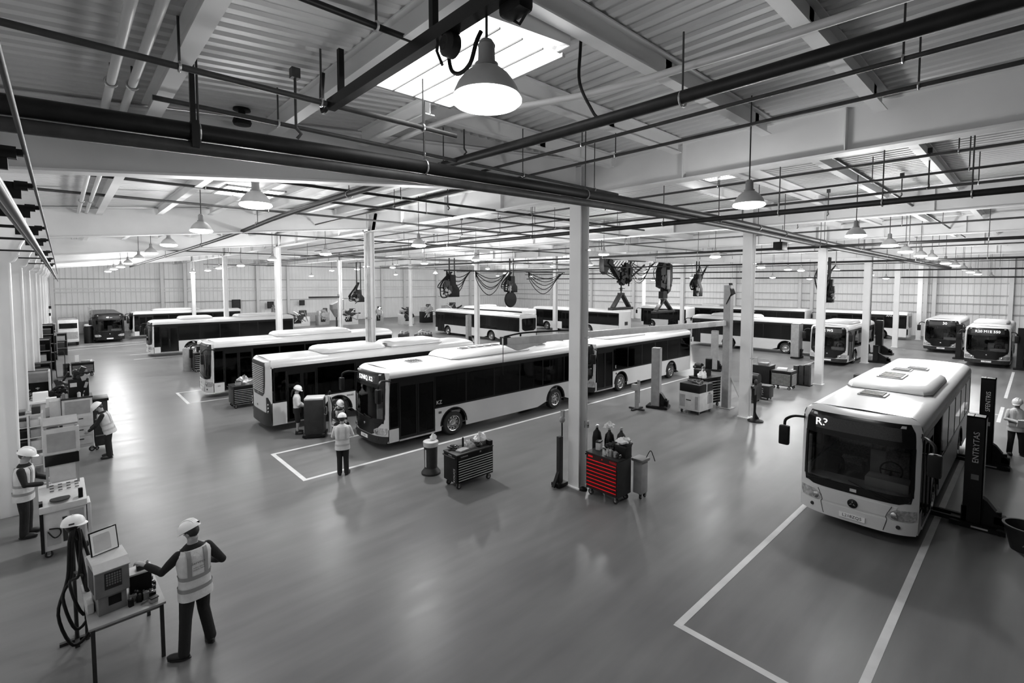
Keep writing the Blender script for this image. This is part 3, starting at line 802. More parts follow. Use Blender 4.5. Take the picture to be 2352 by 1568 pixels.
# ------------------------------------------------------------------ overhead services
def pipe_run(label, pts, r, m='pipe', hang=(), top=9.35, group=None, name='overhead_pipe', sag=0, cat='pipe'):
    T = thing(name, label, cat, pts[0], group=group)
    o = Vector(pts[0])
    MB().tube([Vector(p)-o for p in pts], r, 12).build('pipe_barrel', m, T, smooth=True)
    for hx, hy, hz in hang:
        h = MB(); zt = top(hx) if callable(top) else top
        h.tube([Vector((hx, hy, hz))-o, Vector((hx, hy, zt))-o], .012, 6)
        h.build('hanger_rod', 'pipegrey', T)
        c = MB(); c.torus(Vector((hx, hy, hz))-o, r+.012, .014, 14, 6, mtx=Matrix.Rotation(PI/2, 3, 'Y') if abs(pts[1][0]-pts[0][0]) > abs(pts[1][1]-pts[0][1]) else Matrix.Rotation(PI/2, 3, 'X'))
        c.build('clamp', 'steel', T)
    return T
mp_ = [(-1.3, 6.6, 7.62), (4.2, 6.6, 7.80), (13.6, 6.6, 7.92), (26, 6.6, 7.80), (40, 6.6, 7.72), (70, 6.6, 7.65)]
pipe_run('thick dark pipe crossing the whole picture under the nearest rafter, upper of the stacked pair', mp_, .10, hang=[(1.22, 6.6, 7.7), (4.24, 6.6, 7.8), (8.2, 6.6, 7.86), (14.5, 6.6, 7.9), (17.5, 6.6, 7.88), (20, 6.6, 7.85), (25, 6.6, 7.8), (31, 6.6, 7.78), (38, 6.6, 7.73), (50, 6.6, 7.7)], top=lambda x: min(9.35, zl(x)))
pipe_run('grey pipe running just below the thick dark cross pipe, lower of the pair', [(x, 6.58, z-.185) for x, y, z in mp_], .072, 'pipegrey')
MB_ = MB().bx(-.025, .025, -.025, .025, -.95, 0); MB_.box(0, 0, -.95, .07, .26, .30)
tag(MB_.build('pipe_bracket', 'pipe', loc=(1.17, 6.6, 8.62)), 'dark drop post clamping the thick cross pipe, at upper left', 'bracket')
pipe_run('dark pipe running away from top right, above the thick cross pipe', [(5.55, -3.5, 8.2), (5.53, 4, 8.22), (5.5, 9, 8.27), (5.5, 17, 8.25), (5.5, 28, 8.02), (5.5, 66, 7.75)], .078, hang=[(5.55, 3, 8.2), (5.5, 7.9, 8.25), (5.5, 12.1, 8.26), (5.5, 20, 8.2), (5.5, 30, 8), (5.5, 42, 7.9)], top=lambda x: 8.98)
pipe_run('long dark pipe between the near girder and the second girder', [(12.05, -3.5, 7.6), (12.05, 60, 7.6)], .062, hang=[(12.05, y, 7.6) for y in (.9, 2.2, 4.1, 7, 12, 17, 24, 33, 44)])
pipe_run('dark pipe behind the second girder, right half of the picture', [(24.1, -3.5, 7.55), (24.1, 46, 7.6)], .06, hang=[(24.1, y, 7.55) for y in (1.3, 3.5, 6.5, 12, 18, 26, 36)])
pipe_run('dark pipe below the right lamp row, third one back', [(36.7, -3, 7.33), (36.7, 50, 7.42)], .06, hang=[(36.7, y, 7.36) for y in (2, 5, 9, 14, 22, 33)])
pipe_run('dark pipe below the right lamp row, fourth one back', [(48.8, -3, 7.0), (48.8, 50, 7.2)], .06, hang=[(48.8, y, 7.08) for y in (2, 7, 13, 20, 32)])
pipe_run('rearmost dark pipe before the right wall', [(58.9, -3, 6.5), (58.9, 60, 6.7)], .07, hang=[(58.9, y, 6.6) for y in (3, 9, 16, 25, 40)])
for k, (x, z, y0, y1) in enumerate([(7.35, 8.62, -3, 9), (8.42, 8.6, -3, 22), (13.1, 8.6, -3, 40), (15.2, 8.58, -3, 40), (17.6, 8.6, -3, 50), (27.0, 8.5, 0, 60), (38.5, 8.2, 0, 60), (52.0, 7.7, 0, 66)]):
    pipe_run('thin conduit running away under the hall roof, %s one from the left' % ORD[k], [(x, y0, z), (x, y1, z)], .03 if k < 4 else .04, 'pipegrey', hang=[(x, y, z) for y in (y0+4.2, y0+9, y0+18, y0+29) if y < y1], top=9.4, group='thin conduits under the hall roof', name='conduit')
for k, (y, z, x0, x1) in enumerate([(4.5, 8.5, -1.2, 2.75), (5.85, 8.13, -1.3, 4.3), (7.4, 8.25, .9, 10.5), (12.6, 8.45, -1.2, 20), (15, 8.5, -1.2, 26), (17.5, 8.4, -1, 40), (26, 8.4, -1, 50), (40, 8.2, 0, 60), (54, 7.8, 10, 66), (3.2, 8.75, 12, 40), (33, 7.9, 14, 52)]):
    pipe_run('thin conduit crossing the roof bays from left to right, %s one from the camera' % ORD[k], [(x0, y, z), (x1, y, z)], .032 if k < 3 else .038, 'pipe' if k % 3 == 0 else 'pipegrey', hang=[(x0+(x1-x0)*f, y, z) for f in (.15, .4, .65, .9)], top=lambda x: zl(x) if x < 10 else 9.4, group='thin conduits crossing the roof bays', name='conduit')
pipe_run('pale cable conduit slanting across the roof at upper right', [(6.1, -3, 8.72), (5.85, 3.7, 8.72), (4.9, 6.6, 8.72), (4.85, 9, 8.72)], .05, 'conduit', name='conduit')
for k, (x, y0, y1) in enumerate([(.52, 3.0, 9.0), (.72, 3.0, 9.0), (.52, 9.4, 21.9), (.72, 9.4, 21.9), (.52, 22.4, 35), (.72, 22.4, 35)]):
    pipe_run('%s white tube of the pair fixed under the roof of the %s aisle bay' % (('left', 'right')[k % 2], ('nearest', 'second', 'third')[k//2]), [(x, y0, zl(x)-.22), (x, y1, zl(x)-.22)], .045, 'conduit', hang=[(x, y0+(y1-y0)*f, zl(x)-.22) for f in (.3, .75)], top=zl, group='white tubes under the aisle roof', name='conduit')
# services along the left wall
for k, (x, z, r, m, y1) in enumerate([(-.43, 6.87, .042, 'pipegrey', 74), (-.37, 6.73, .03, 'pipe', 74), (-.25, 6.57, .034, 'mid', 74), (-.19, 6.43, .02, 'pipe', 60), (-.13, 6.81, .012, 'pipe', 40)]):
    pipe_run(('topmost grey pipe along the left wall head', 'dark pipe along the left wall head, second from top', 'pale lagged pipe along the left wall head', 'thin dark pipe along the left wall, lowest', 'thin cable along the left wall, nearest the aisle')[k], [(x, .8, z), (x, 20, z-.03), (x, y1, z-.27)], r, m, name='wall_pipe')  # wall pipes carried on brackets, not hung from the roof
for k, y in enumerate((4.3, 5.7, 7.3, 9.9, 12.6, 17.2, 22, 28)):
    b_ = MB(); b_.bx(-.98, .25, -.02, .02, -.01, .03); b_.bx(-.06, .18, -.02, .02, -.10, -.01); b_.bx(.14, .22, -.03, .03, -.03, .04)
    tag(b_.build('pipe_bracket', 'pipe', loc=(-.39, y, 6.79)), 'dark wall bracket carrying the left wall pipes, %s one from the camera' % ORD[k], 'bracket', 'brackets on the left wall pipes')
# rail with hoist and reel beside the nearest lamp
T = thing('hoist_rail', 'black runway rail beside the rooflight at the top of the picture', 'rail', (2.45, 5.85, 8.12))
MB().bx(-.05, .05, -8, 0, -.06, .06).build('rail', 'blackpaint', T)
for yy in (-.3, -2.2): MB().bx(-.03, .03, yy-.03, yy+.03, .08, .55).build('rail_hanger', 'pipe', T)
MB().tube([(0, 0, .02), (0, .22, -.02), (0, .26, .2), (0, .22, .45)], .03, 8).build('end_elbow', 'pipe', T, smooth=True)
T = thing('hose_reel', 'dark reel with curled hose hanging from the runway rail', 'reel', (2.46, 3.42, 7.98))
MB().lathe([(0, -.05), (.06, -.07), (.10, -.04), (.10, .04), (.06, .07), (0, .05)], n=18, axis='X').build('drum', 'pipe', T, smooth=True)
h = MB(); h.tube([(.06, .05, .1), (.10, .16, .0), (.10, .12, -.14), (.10, 0, -.2), (.10, -.14, -.16), (.10, -.22, -.02), (.12, -.26, .06)], .018, 8); h.tube([(0, .14, .18), (0, .2, .02), (0, .12, -.12)], .015, 6)
h.build('hose', 'black', T, smooth=True)
MB().bx(-.05, .05, -.07, .07, .08, .2).build('trolley', 'pipe', T)
T = thing('hoist_motor', 'black hoist motor on the runway rail, cut by the top edge', 'hoist', (2.55, 2.72, 8.07))
MB().box(0, 0, 0, .15, .24, .18).build('motor_case', 'black', T, bev=.04)
h = MB(); h.tube([(.03, -.1, -.08), (.04, .0, -.14), (.06, .08, -.08)], .012, 6); h.build('hook', 'pipe', T, smooth=True)
tag(MB().tube([(0, 0, 1.5), (.02, .05, 1.0), (-.05, .0, .5), (.05, -.15, .1), (.08, -.22, 0)], .022, 8).build('hanging_cable', 'black', smooth=True, loc=(5.5, 4.5, 8.3)), 'thick black cable hanging from the roof to the dark pipe', 'cable')
T = thing('smoke_detector', 'dark round ceiling fitting in the second roof bay at upper left', 'detector', (2.17, 8.55, 8.71))
MB().lathe([(0, 0), (.12, 0), (.125, -.03), (.05, -.04), (.05, -.14)], n=24).build('mount', 'black', T, smooth=True)
MB().lathe([(.05, -.13), (.12, -.16), (.135, -.21), (.12, -.25), (0, -.26)], n=24).build('head', 'black', T, smooth=True)
# sprinkler drops
for k, (x, y, z) in enumerate([(2.2, 6.3, 8.62), (6.0, 7.9, 9.3), (16.0, 2.0, 9.35), (19, 3.0, 9.35), (8.5, 12, 9.1), (13.5, 10, 9.3), (17, 14, 9.3), (20, 5.2, 9.3), (26, 8, 9.3), (15, 20, 9.3), (18, 27, 9.3), (25, 17, 9.3), (29, 22, 9.3), (34, 30, 9.3), (40, 21, 9.3), (29, 45, 9.3), (47, 20, 9.3), (51, 33, 9.3)]):
    b_ = MB(); l = .55+.5*R.random(); b_.tube([(0, 0, 0), (0, 0, -l)], .016, 6); b_.bx(-.05, .05, -.05, .05, -.12, 0); b_.tube([(0, 0, -l), (.06, 0, -l-.06), (.02, .03, -l-.12)], .02, 6)
    tag(b_.build('hanging_sprinkler_drop', 'pipegrey', loc=(x, y, z)), 'short pipe drop under the roof, %s one counted from the camera' % ORD[k], 'sprinkler', 'short pipe drops under the roof')
# ---- hoists in the middle of the hall
T = thing('crane_beam', 'pale crane beam carrying the two A-frame hoists right of the nearest column', 'beam', (28.6, 23, 8.15))
MB().bar((0, 0, .22), (20.6, 0, .06), .34, .03).build('top_flange', 'light', T); MB().bar((0, 0, -.2), (20.6, 0, -.36), .34, .03).build('bottom_flange', 'light', T)
MB().bar((0, 0, .01), (20.6, 0, -.15), .03, .4).build('web', 'light', T)
for xx in (2, 10, 18): MB().tube([(xx, 0, .2), (xx, 0, 1.2)], .03, 6).build('beam_hanger', 'pipegrey', T)
def aframe_hoist(label, x, y, za, zb, wdt, ztop, fl):
    T = thing('hanging_aframe_hoist', label, 'hoist', (x, y, zb))
    h = za-zb
    f = MB()
    for sg in (-1, 1): f.bar((sg*.12, 0, h), (sg*wdt*.78, 0, .15), .20, .42, up=(0, 1, 0))
    f.build('aframe', 'dark', T, bev=.02)
    MB().bx(-wdt, wdt, -.25, .25, -.05, .18).build('crossbar', 'dark', T, bev=.02)
    MB().bx(-.28, .28, -.2, .2, h-.05, h+.12).build('apex_plate', 'dark', T)
    b = MB()
    if fl == 0:
        b.tube([(0, 0, h), (0, 0, h+.9)], .06, 8); b.box(0, 0, h+.45, .18, .14, .3); b.box(.1, 0, h+.5, .9, .05, .05)
        junk(b, (.15, 0, h+1.5), .95, .35, .65, 5, 16); junk(b, (1.0, 0, h+1.8), .5, .3, 1.1, 6, 14); junk(b, (.6, 0, h+2.3), .7, .35, .5, 7, 8); b.lathe([(0, -.2), (.5, -.2), (.55, 0), (.5, .2), (0, .2)], (.75, 0, h+2.1), 22, 'Y')
    else:
        b.box(-.1, 0, h+.5, .8, .5, .7); b.prism([(-1.0, h+1.3), (-.3, h+1.1), (-.1, h+3.4), (-.5, h+3.7), (-1.0, h+2.8)], -.3, .3); junk(b, (-.6, 0, h+2.6), .55, .4, 1.2, 15, 12); b.prism([(.3, h+.6), (.8, h+.9), (1.15, h+2.0), (1.1, h+3.4), (.6, h+3.6), (.4, h+2.0)], -.3, .3); junk(b, (.75, 0, h+2.2), .42, .4, 1.4, 16, 12); junk(b, (.15, 0, h+1.0), .5, .3, .6, 17, 8)
    b.build('hoist_block', 'black', T, smooth=True)
    if fl: MB().box(.35, -.3, h+2.0, .5, .1, 1.9).build('hoist_cover', 'mid', T, bev=.05)
    c = MB()
    for k in range(5 if fl else 9):
        x0 = -1.5+.45*k if not fl else -.8+.4*k
        c.tube([(x0*.25+.3, .05*k, h+1.2), (x0-.5, 0, h+1.7+.1*k), (x0-.9, .1, ztop-zb-.9), (x0*1.0, 0, ztop-zb)], .035, 6)
    c.build('hoses', 'black', T, smooth=True)
    if not fl:
        MB().bar((1.1, 0, h+1.3), (3.8, 0, ztop-zb-.25), .16, .1).build('stay_bar', 'dark', T)
        e = MB(); e.prism([(-2.9, h+2.0), (-2.5, h+1.75), (-2.2, h+2.5), (-2.25, h+3.5), (-2.9, h+3.6), (-3.0, h+2.6)], -.25, .25); junk(e, (-2.0, 0, h+2.9), .8, .3, .8, 19, 12); e.bar((-2.4, 0, h+3.4), (-.6, 0, h+1.6), .45, .3); e.bx(-2.9, -2.4, -.2, .2, h+3, ztop-zb); e.build('pulley', 'black', T, smooth=True)
aframe_hoist('hanging grey A-frame hoist with tangled hoses, the left one of the two', 37.6, 26, 5.0, 3.62, 1.65, 8.0, 0)
aframe_hoist('hanging grey A-frame hoist with a tall dark block, the right one of the two', 43.3, 25, 4.35, 3.15, 1.85, 8.0, 1)
def hose_hoist(label, x, y, z, w, h, seed, drop=1.6, disc=False, name='hanging_hose_hoist'):
    T = thing(name, label, 'hoist', (x, y, z)); r = random.Random(seed)
    b = MB()
    b.prism([(-w*.1, 0), (w*.5, 0), (w*.5, h*.35), (w*.3, h*.6), (w*.28, h), (-w*.02, h)], -.25, .25)
    b.build('block', 'black', T, bev=.04)
    if disc:
        MB().lathe([(0, -.12), (w*.45, -.10), (w*.5, 0), (w*.45, .10), (0, .12)], n=24, axis='Y').build('disc', 'black', T, smooth=True, loc=(.1, 0, -h*.42))
    c = MB()
    for k in range(9):
        a = -w*.55+w*.5*r.random(); zz = h*r.random()*.5
        c.tube([(w*.2*r.random(), 0, h*.9+drop*.3), (a, .2*r.random(), h*.6), (a-.1, 0, zz), (w*.1*r.random(), .1, zz+.2), (w*.2, 0, h*.8)], .03+.03*r.random(), 6)
    c.build('hoses', 'black', T, smooth=True)
    e = MB(); junk(e, (-w*.15, -.2, h*.40), w*.28, .2, h*.4, seed, 14); e.build('fittings', 'dark', T, smooth=True); e = MB(); junk(e, (-w*.2, -.32, h*.25), w*.16, .12, h*.25, seed+1, 7); e.build('pale_fittings', 'mid', T, smooth=True)
    d = MB(); d.tube([(0, 0, h*.8), (0, 0, h+drop)], .06, 8); d.tube([(w*.3, 0, h*.9), (w*.3, 0, h+drop)], .05, 8); d.build('drop_rods', 'pipe', T)
    return T
hose_hoist('black hose hoist hanging left of the middle column, above the rear-corner bus', 25.6, 36, 4.75, 1.9, 2.0, 3, 1.5)
hose_hoist('black hoist with a round disc below its block, left of the nearest column', 30.2, 33, 5.15, 1.5, 1.5, 5, 1.6, disc=True)
hose_hoist('black pointed hose hoist right of the two A-frames', 43.95, 22, 4.75, 1.6, 2.1, 8, 1.2)
hose_hoist('black robot-like hoist arm hanging right of the column by the lit-sign bus', 36.2, 9.25, 4.75, 1.0, 1.5, 11, 1.4)
hose_hoist('small hoist cluster by the slim post at the left wall side of the hall', 20.6, 44, 4.2, 1.3, 1.2, 13, 2.6)
for k, (x0, y0, x1, y1, z) in enumerate([(26.6, 33.5, 30, 33, 7.0), (32.6, 33, 37.5, 33, 7.0), (35.0, 9.4, 38.3, 9.4, 7.2), (39, 26, 42.5, 25.5, 8.0), (26, 37, 28, 36, 7.1), (44.6, 22, 46, 22, 7.6)]):
    b_ = MB()
    for j in range(5):
        s_ = .5+.35*j+.2*R.random()
        b_.tube([(0, 0, 0)]+[((x1-x0)*f, (y1-y0)*f+.1*j, -s_*math.sin(PI*f)) for f in (.12, .3, .5, .7, .88)]+[(x1-x0, y1-y0, 0)], .035, 6)
    b_.bar((-.3, 0, .05), (x1-x0+.3, y1-y0, .05), .08, .1)
    tag(b_.build('hanging_hose_loops', 'black', smooth=True, loc=(x0, y0, z)), 'looped black hoses slung under the roof, %s bundle from the left' % ORD[(1, 2, 5, 3, 0, 4)[k]], 'hose', 'looped hoses under the hall roof')
T = thing('jib_crane', 'slim steel mast with a long level jib arm reaching over the middle buses', 'crane', (23.35, 10.0, 0))
m_ = MB(); m_.bx(-.17, .17, -.10, -.06, 0, 5.9); m_.bx(-.17, -.13, -.06, .22, 0, 5.9); m_.bx(.13, .17, -.06, .22, 0, 5.9); m_.bx(-.3, .3, -.25, .3, 0, .03)
m_.build('mast', 'mid', T)
MB().bar((.1, -.1, 1.5), (.55, -.55, .05), .07).build('mast_stay', 'light', T)
j_ = MB(); j_.bar((0, .12, 4.1), (-12.9, 1.79, 4.1), .14, .24); j_.build('jib_arm', 'light', T, bev=.01)
jt = MB(); jt.prism([(0, -.12), (-1.7, -.12), (-1.2, -.34), (0, -.14)], -.06, .06); o = jt.build('jib_tip', 'light', T, loc=(-11.1, 1.56, 4.1), rz=-.13)
MB().bx(-12.9, -12.6, 1.7, 1.9, 4.0, 4.25).build('trolley', 'black', T); MB().tube([(-12.8, 1.8, 4.25), (-12.0, 1.72, 4.33), (-10.5, 1.5, 4.32), (-9.2, 1.4, 4.3)], .03, 6).build('cable', 'black', T)
MB().box(-9.6, 1.4, 4.32, .3, .2, .26).build('control_box', 'black', T)
MB().tube([(-12.85, 1.8, 4.0), (-12.85, 1.8, 3.0)], .012, 6).build('hoist_rope', 'black', T)
tp = MB()
for k in range(5): tp.tube([(-.15+.08*k, .1, 5.0+.1*k), (-.2+.1*k, -.15, 5.5), (-.1+.06*k, 0, 6.0)], .03, 6)
tp.build('head_cables', 'black', T, smooth=True)
T = thing('hanging_speaker', 'black box speaker hung under the roof by the right cross pipe', 'speaker', (22.3, 7.5, 7.55))
MB().box(0, 0, 0, .62, .36, .34).build('case', 'black', T, bev=.02); MB().bx(-.02, .02, -.02, .02, .17, .45).build('bracket', 'pipe', T)
# wiring on the nearest column and pipes beside columns
def column_pipe(label, x, y, z0, z1, r, m): 
    T = thing('column_pipe', label, 'pipe', (x, y, z0))
    MB().tube([(0, 0, 0), (0, 0, z1-z0)], r, 10).build('pipe_barrel', m, T, smooth=True)
    for f in (.2, .5, .8): MB().bx(-r-.03, r+.03, -r-.02, r+.02, (z1-z0)*f, (z1-z0)*f+.04).build('clip', 'steel', T)
column_pipe('pale pipe strapped to the right face of the nearest column', 11.1, 8.82, .2, 8.6, .03, 'light')
column_pipe('pale pipe beside the left column, first behind the nearest', 10.78, 22.0, .2, 8.4, .07, 'light')
column_pipe('dark cable duct beside the first column behind the nearest', 10.82, 21.75, .2, 8.4, .05, 'mid')
column_pipe('pale pipe on the column with the hose bundle', 22.2, 8.48, 1.3, 8.2, .035, 'light')
column_pipe('slim pipe beside the far right column under the lamp', 44.7, 8.6, 2.8, 8.2, .04, 'grey')
# ------------------------------------------------------------------ people
def person(label, x, y, rz, H, pose, cl, voxel=.011):
    s = H/1.83
    T = thing('person', label, 'person', (x, y, 0), rz)
    V = Vector
    P = dict(lean=0.0, hz=.95, head=(0, 0), la=None, ra=None, ll=None, rl=None); P.update(pose)
    hip = V((0, 0, P['hz'])); Rl = Matrix.Rotation(P['lean'], 3, 'Y')
    def sp(z, px=0, py=0): return hip + Rl @ V((px, py, z-.95))
    sec = [(.84, .165, .118), (.95, .168, .122), (1.06, .152, .112), (1.22, .172, .122), (1.36, .196, .122), (1.43, .178, .104), (1.48, .115, .085), (1.52, .062, .062), (1.58, .055, .058)]
    def interp(z):
        for i in range(len(sec)-1):
            if sec[i][0] <= z <= sec[i+1][0]:
                f = (z-sec[i][0])/(sec[i+1][0]-sec[i][0]); return tuple(sec[i][k]+(sec[i+1][k]-sec[i][k])*f for k in (1, 2))
        return sec[-1][1:] if z > sec[-1][0] else sec[0][1:]
    def ring(z, grow=0.0, n=26):
        a, b = interp(z); a += grow; b += grow; out = []
        for j in range(n):
            t = 2*PI*j/n; c, d = math.cos(t), math.sin(t)
            out.append(sp(z, b*math.copysign(abs(c)**.85, c), a*math.copysign(abs(d)**.85, d)))
        return out
    def sc(mb): mb.v = [(p[0]*s, p[1]*s, p[2]*s) for p in mb.v]; return mb
    def capsule(mb, pts, rr, n=12):
        mb.tube(pts, rr, n)
        for p, r_ in zip(pts, rr): mb.ell(p, r_, r_, r_, 10, 7)
    sh = {1: sp(1.405, 0, .185), -1: sp(1.405, 0, -.185)}
    arms = {}
    for sg, key in ((1, 'la'), (-1, 'ra')):
        e, w_ = P[key] or ((.0, sg*.25, 1.13), (.06, sg*.26, .87))
        arms[sg] = (sh[sg], V(e), V(w_))
    legs = {}
    for sg, key in ((1, 'll'), (-1, 'rl')):
        h0 = hip + V((0, sg*.088, -.03))
        k, a, t = P[key] or ((.025, sg*.105, .50), (.0, sg*.115, .085), (.16, sg*.14, .03))
        legs[sg] = (h0, V(k), V(a), V(t))
    # body
    B = MB()
    B.loft([ring(z) for z, a, b in sec])
    yaw, pit = P['head']
    neck = sp(1.50); hc = neck + Rl @ V((.02, 0, .155)) ; 
    Hm = (Rl @ Matrix.Rotation(yaw, 3, 'Z') @ Matrix.Rotation(pit, 3, 'Y'))
    def hp(px, py, pz): return hc + Hm @ V((px, py, pz))
    B.tube([sp(1.47), neck, hp(-.01, 0, -.06)], [.062, .056, .056], 12)
    B.ell(hp(0, 0, .02), .095, .078, .105, 16, 11, Hm); B.ell(hp(.03, 0, -.055), .062, .056, .06, 12, 8, Hm)
    B.ell(hp(.098, 0, -.015), .018, .014, .026, 8, 6, Hm); B.ell(hp(.082, 0, -.062), .012, .026, .009, 8, 6, Hm)
    for sg in (-1, 1): B.ell(hp(-.01, sg*.078, -.005), .022, .012, .034, 8, 6, Hm)
    for sg in (-1, 1):
        a, e, w_ = arms[sg]
        capsule(B, [a, (a+e)/2, e, e.lerp(w_, .4), w_], [.05, .045, .037, .038, .026])
        d = (w_-e).normalized(); hd = P.get('hd', {}).get(sg)
        if hd: d = (d*.5+V(hd)).normalized()
        lat = d.cross(V((0, sg*1.0, 0)) if abs(d.z) > .5 else V((0, 0, 1))).normalized(); nn = lat.cross(d).normalized()
        pm = Matrix((d, lat, nn)).transposed()
        B.ell(w_ + d*.05, .062, .042, .02, 12, 8, pm)
        for k in range(4):
            o_ = w_ + d*.085 + lat*(.030-.02*k); ln = (.062, .074, .07, .055)[k]
            b1_ = o_ + d*ln*.55 - nn*.008; b2_ = o_ + d*ln*.95 - nn*.03*(1+.2*k)
            B.tube([o_ - d*.02, o_, b1_, b2_], [.0115, .011, .0105, .009], 8)
        o_ = w_ + d*.03 + lat*.036
        B.tube([o_ - lat*.015, o_ + lat*.022 + d*.022, o_ + lat*.028 + d*.055 - nn*.008], [.013, .0115, .0095], 8)
        h0, k_, an, to = legs[sg]
        capsule(B, [h0, (h0+k_)/2, k_, k_.lerp(an, .35), an], [.088, .075, .055, .056, .038])
        B.tube([an, an.lerp(to, .5)-V((0, 0, .01)), to], [.04, .042, .03], 10)
    remeshed(sc(B), 'body', 'skin', T, voxel*s)
    # eyes
    for sg in (-1, 1):
        sc(MB().ell(hp(.088, sg*.032, .015), .008, .011, .007, 8, 6, Hm)).build('eye', 'black', T, smooth=True)
    # hair under the helmet
    hr = MB(); hr.ell(hp(-.022, 0, .028), .098, .086, .10, 16, 10, Hm)
    if cl.get('ponytail'): hr.tube([hp(-.09, 0, .0), hp(-.14, 0, -.06), hp(-.13, .01, -.2), hp(-.10, .01, -.3)], [.03, .035, .03, .012], 8)
    sc(hr).build('hair', 'hair', T, smooth=True)
    # trousers
    tr = MB()
    lo = .93 if P['hz'] > .8 else .93
    tr.loft([ring(z, .016) for z in (.80, .86, .95, 1.02)])
    for sg in (-1, 1):
        h0, k_, an, to = legs[sg]
        if cl.get('shorts'):
            capsule(tr, [h0, h0.lerp(k_, .5), h0.lerp(k_, .95)], [.105, .102, .098])
        else:
            capsule(tr, [h0, (h0+k_)/2, k_, k_.lerp(an, .5), an+V((0, 0, .0))], [.105, .094, .078, .074, .072])
    remeshed(sc(tr), 'trousers' if not cl.get('shorts') else 'shorts', 'trouser', T, voxel*1.2*s, 3)
    # sleeves and upper garment
    top = MB(); top.loft([ring(z, .012) for z in (.90, 1.0, 1.1, 1.22, 1.36, 1.43, 1.48, 1.52)])
    for sg in (-1, 1):
        a, e, w_ = arms[sg]
        capsule(top, [a, (a+e)/2, e, e.lerp(w_, .45), e.lerp(w_, .9)], [.070, .064, .054, .052, .044])
    remeshed(sc(top), 'jacket' if cl.get('jacket') else 'shirt', cl.get('top', 'shirt'), T, voxel*1.2*s, 3)
    # vest
    if cl.get('vest', True):
        zs = [.78, .84, .92, 1.0, 1.1, 1.2, 1.3, 1.37, 1.425, 1.462]
        if P['hz'] < .8: zs = zs[1:]
        gz = lambda z: .036 if z < 1.3 else .030
        outer = [ring(z, gz(z) + (.012 if z < .9 else 0)) for z in zs]; inner = [ring(z, gz(z)-.012) for z in zs]
        vb = MB(); vb.loft(outer, caps=False); vb.loft(inner, caps=False)
        n = len(outer[0]); vb.loft([outer[0], inner[0]], caps=False); vb.loft([outer[-1], inner[-1]], caps=False)
        vo = sc(vb).build('vest', 'hivis', T, smooth=True)
        bm = cl.get('band', 'band')
        for z in (.90, 1.06):
            sc(MB().loft([ring(z, .043), ring(z+.055, .043)], caps=False)).build('reflective_band', bm, vo, smooth=True)
        for sg in (-1, 1):
            for face in (-1, 1):
                rows = []
                for z in (1.10, 1.18, 1.27, 1.36, 1.42, 1.458):
                    a, b = interp(z); a += .041; b += .041; row = []
                    for yy in (sg*.105-.026, sg*.105, sg*.105+.026):
                        q = min(.98, abs(yy)/a); row.append(sp(z, face*b*(1-q**2.35)**.43, yy))
                    rows.append(row)
                rows.append([sp(1.475, 0, yy) for yy in (sg*.105-.026, sg*.105, sg*.105+.026)])
                sc(MB().grid(rows)).build('shoulder_band', bm, vo, smooth=True)
        if cl.get('text'):
            for tx, z, sz in cl['text']:
                a, b = interp(z)
                q = sp(z, -(b+.048), 0)*s
                t_ = text('vest_lettering', tx, sz*s, 'grey', vo, q, (PI/2, 0, -PI/2), ext=.001)
                t_.rotation_euler = (PI/2, 0, -PI/2)
    # helmet
    hm = MB()
    prof = [(.152, .0), (.150, .02), (.142, .055), (.122, .095), (.085, .125), (.04, .14), (.001, .143)]
    rings = [[hp(.002+r_*math.cos(2*PI*j/28)*1.02, r_*math.sin(2*PI*j/28)*.86, .045+z) for j in range(28)] for r_, z in prof]
    hm.loft(rings); hm.ell(hp(.12, 0, .045), .085, .092, .012, 16, 6, Hm)
    for yy in (-.03, 0, .03): hm.tube([hp(.13, yy, .10), hp(.09, yy, .165), hp(0, yy, .19), hp(-.09, yy, .165), hp(-.13, yy, .10)], .010, 6)
    ho = sc(hm).build('hard_hat', 'helmet', T, smooth=True)
    if cl.get('logo'):
        sc(MB().box(0, 0, 0, .004, .035, .035, ry=0)).build('hat_sticker', 'black', ho, loc=tuple(hp(-.142, -.03, .085)*s))
    # boots
    for sg in (-1, 1):
        h0, k_, an, to = legs[sg]
        bt = MB(); dd = (to-an); dd.z = 0
        f_ = dd.normalized()
        bt.tube([an+V((0, 0, .05)), an - V((0, 0, .02))], [.060, .062], 12)
        bt.ell(V((an.x, an.y, .055)) + f_*.07, .15, .056, .055, 14, 8, Matrix.Rotation(math.atan2(f_.y, f_.x), 3, 'Z'))
        for q in range(1): bt.ell(V((an.x, an.y, .022)) + f_*.06, .158, .06, .022, 14, 6, Matrix.Rotation(math.atan2(f_.y, f_.x), 3, 'Z'))
        sc(bt).build('boot', 'boot', T, smooth=True)
    if cl.get('held'): cl['held'](T, arms, s)
    return T
rd = math.radians
person('person in dark trousers and lettered hi-vis vest reaching to the table, foreground left', 1.43, 9.2, rd(101), 2.13,
       dict(la=((.22, .32, 1.17), (.40, .45, 1.27)), ra=((-.06, -.34, 1.16), (.18, -.27, 1.10)), head=(.45, .45), lean=.06,
            ll=((-.05, .15, .50), (-.10, .20, .085), (.02, .33, .03)), rl=((.06, -.12, .50), (-.02, -.17, .085), (.14, -.19, .03))),
       dict(text=[('Servrex', 1.29, .056), ('SAFETY CREW', 1.225, .022), ('WORKS  TEAM', 1.195, .022)], logo=True), .009)
person('person standing at the left edge by the wall, facing the panelled test cart', -.83, 16.1, rd(-12), 2.13,
       dict(la=((.12, .27, 1.15), (.34, .14, 1.10)), ra=((.10, -.28, 1.14), (.33, -.14, 1.08)), head=(-.1, .3), lean=.05), dict(logo=True), .010)
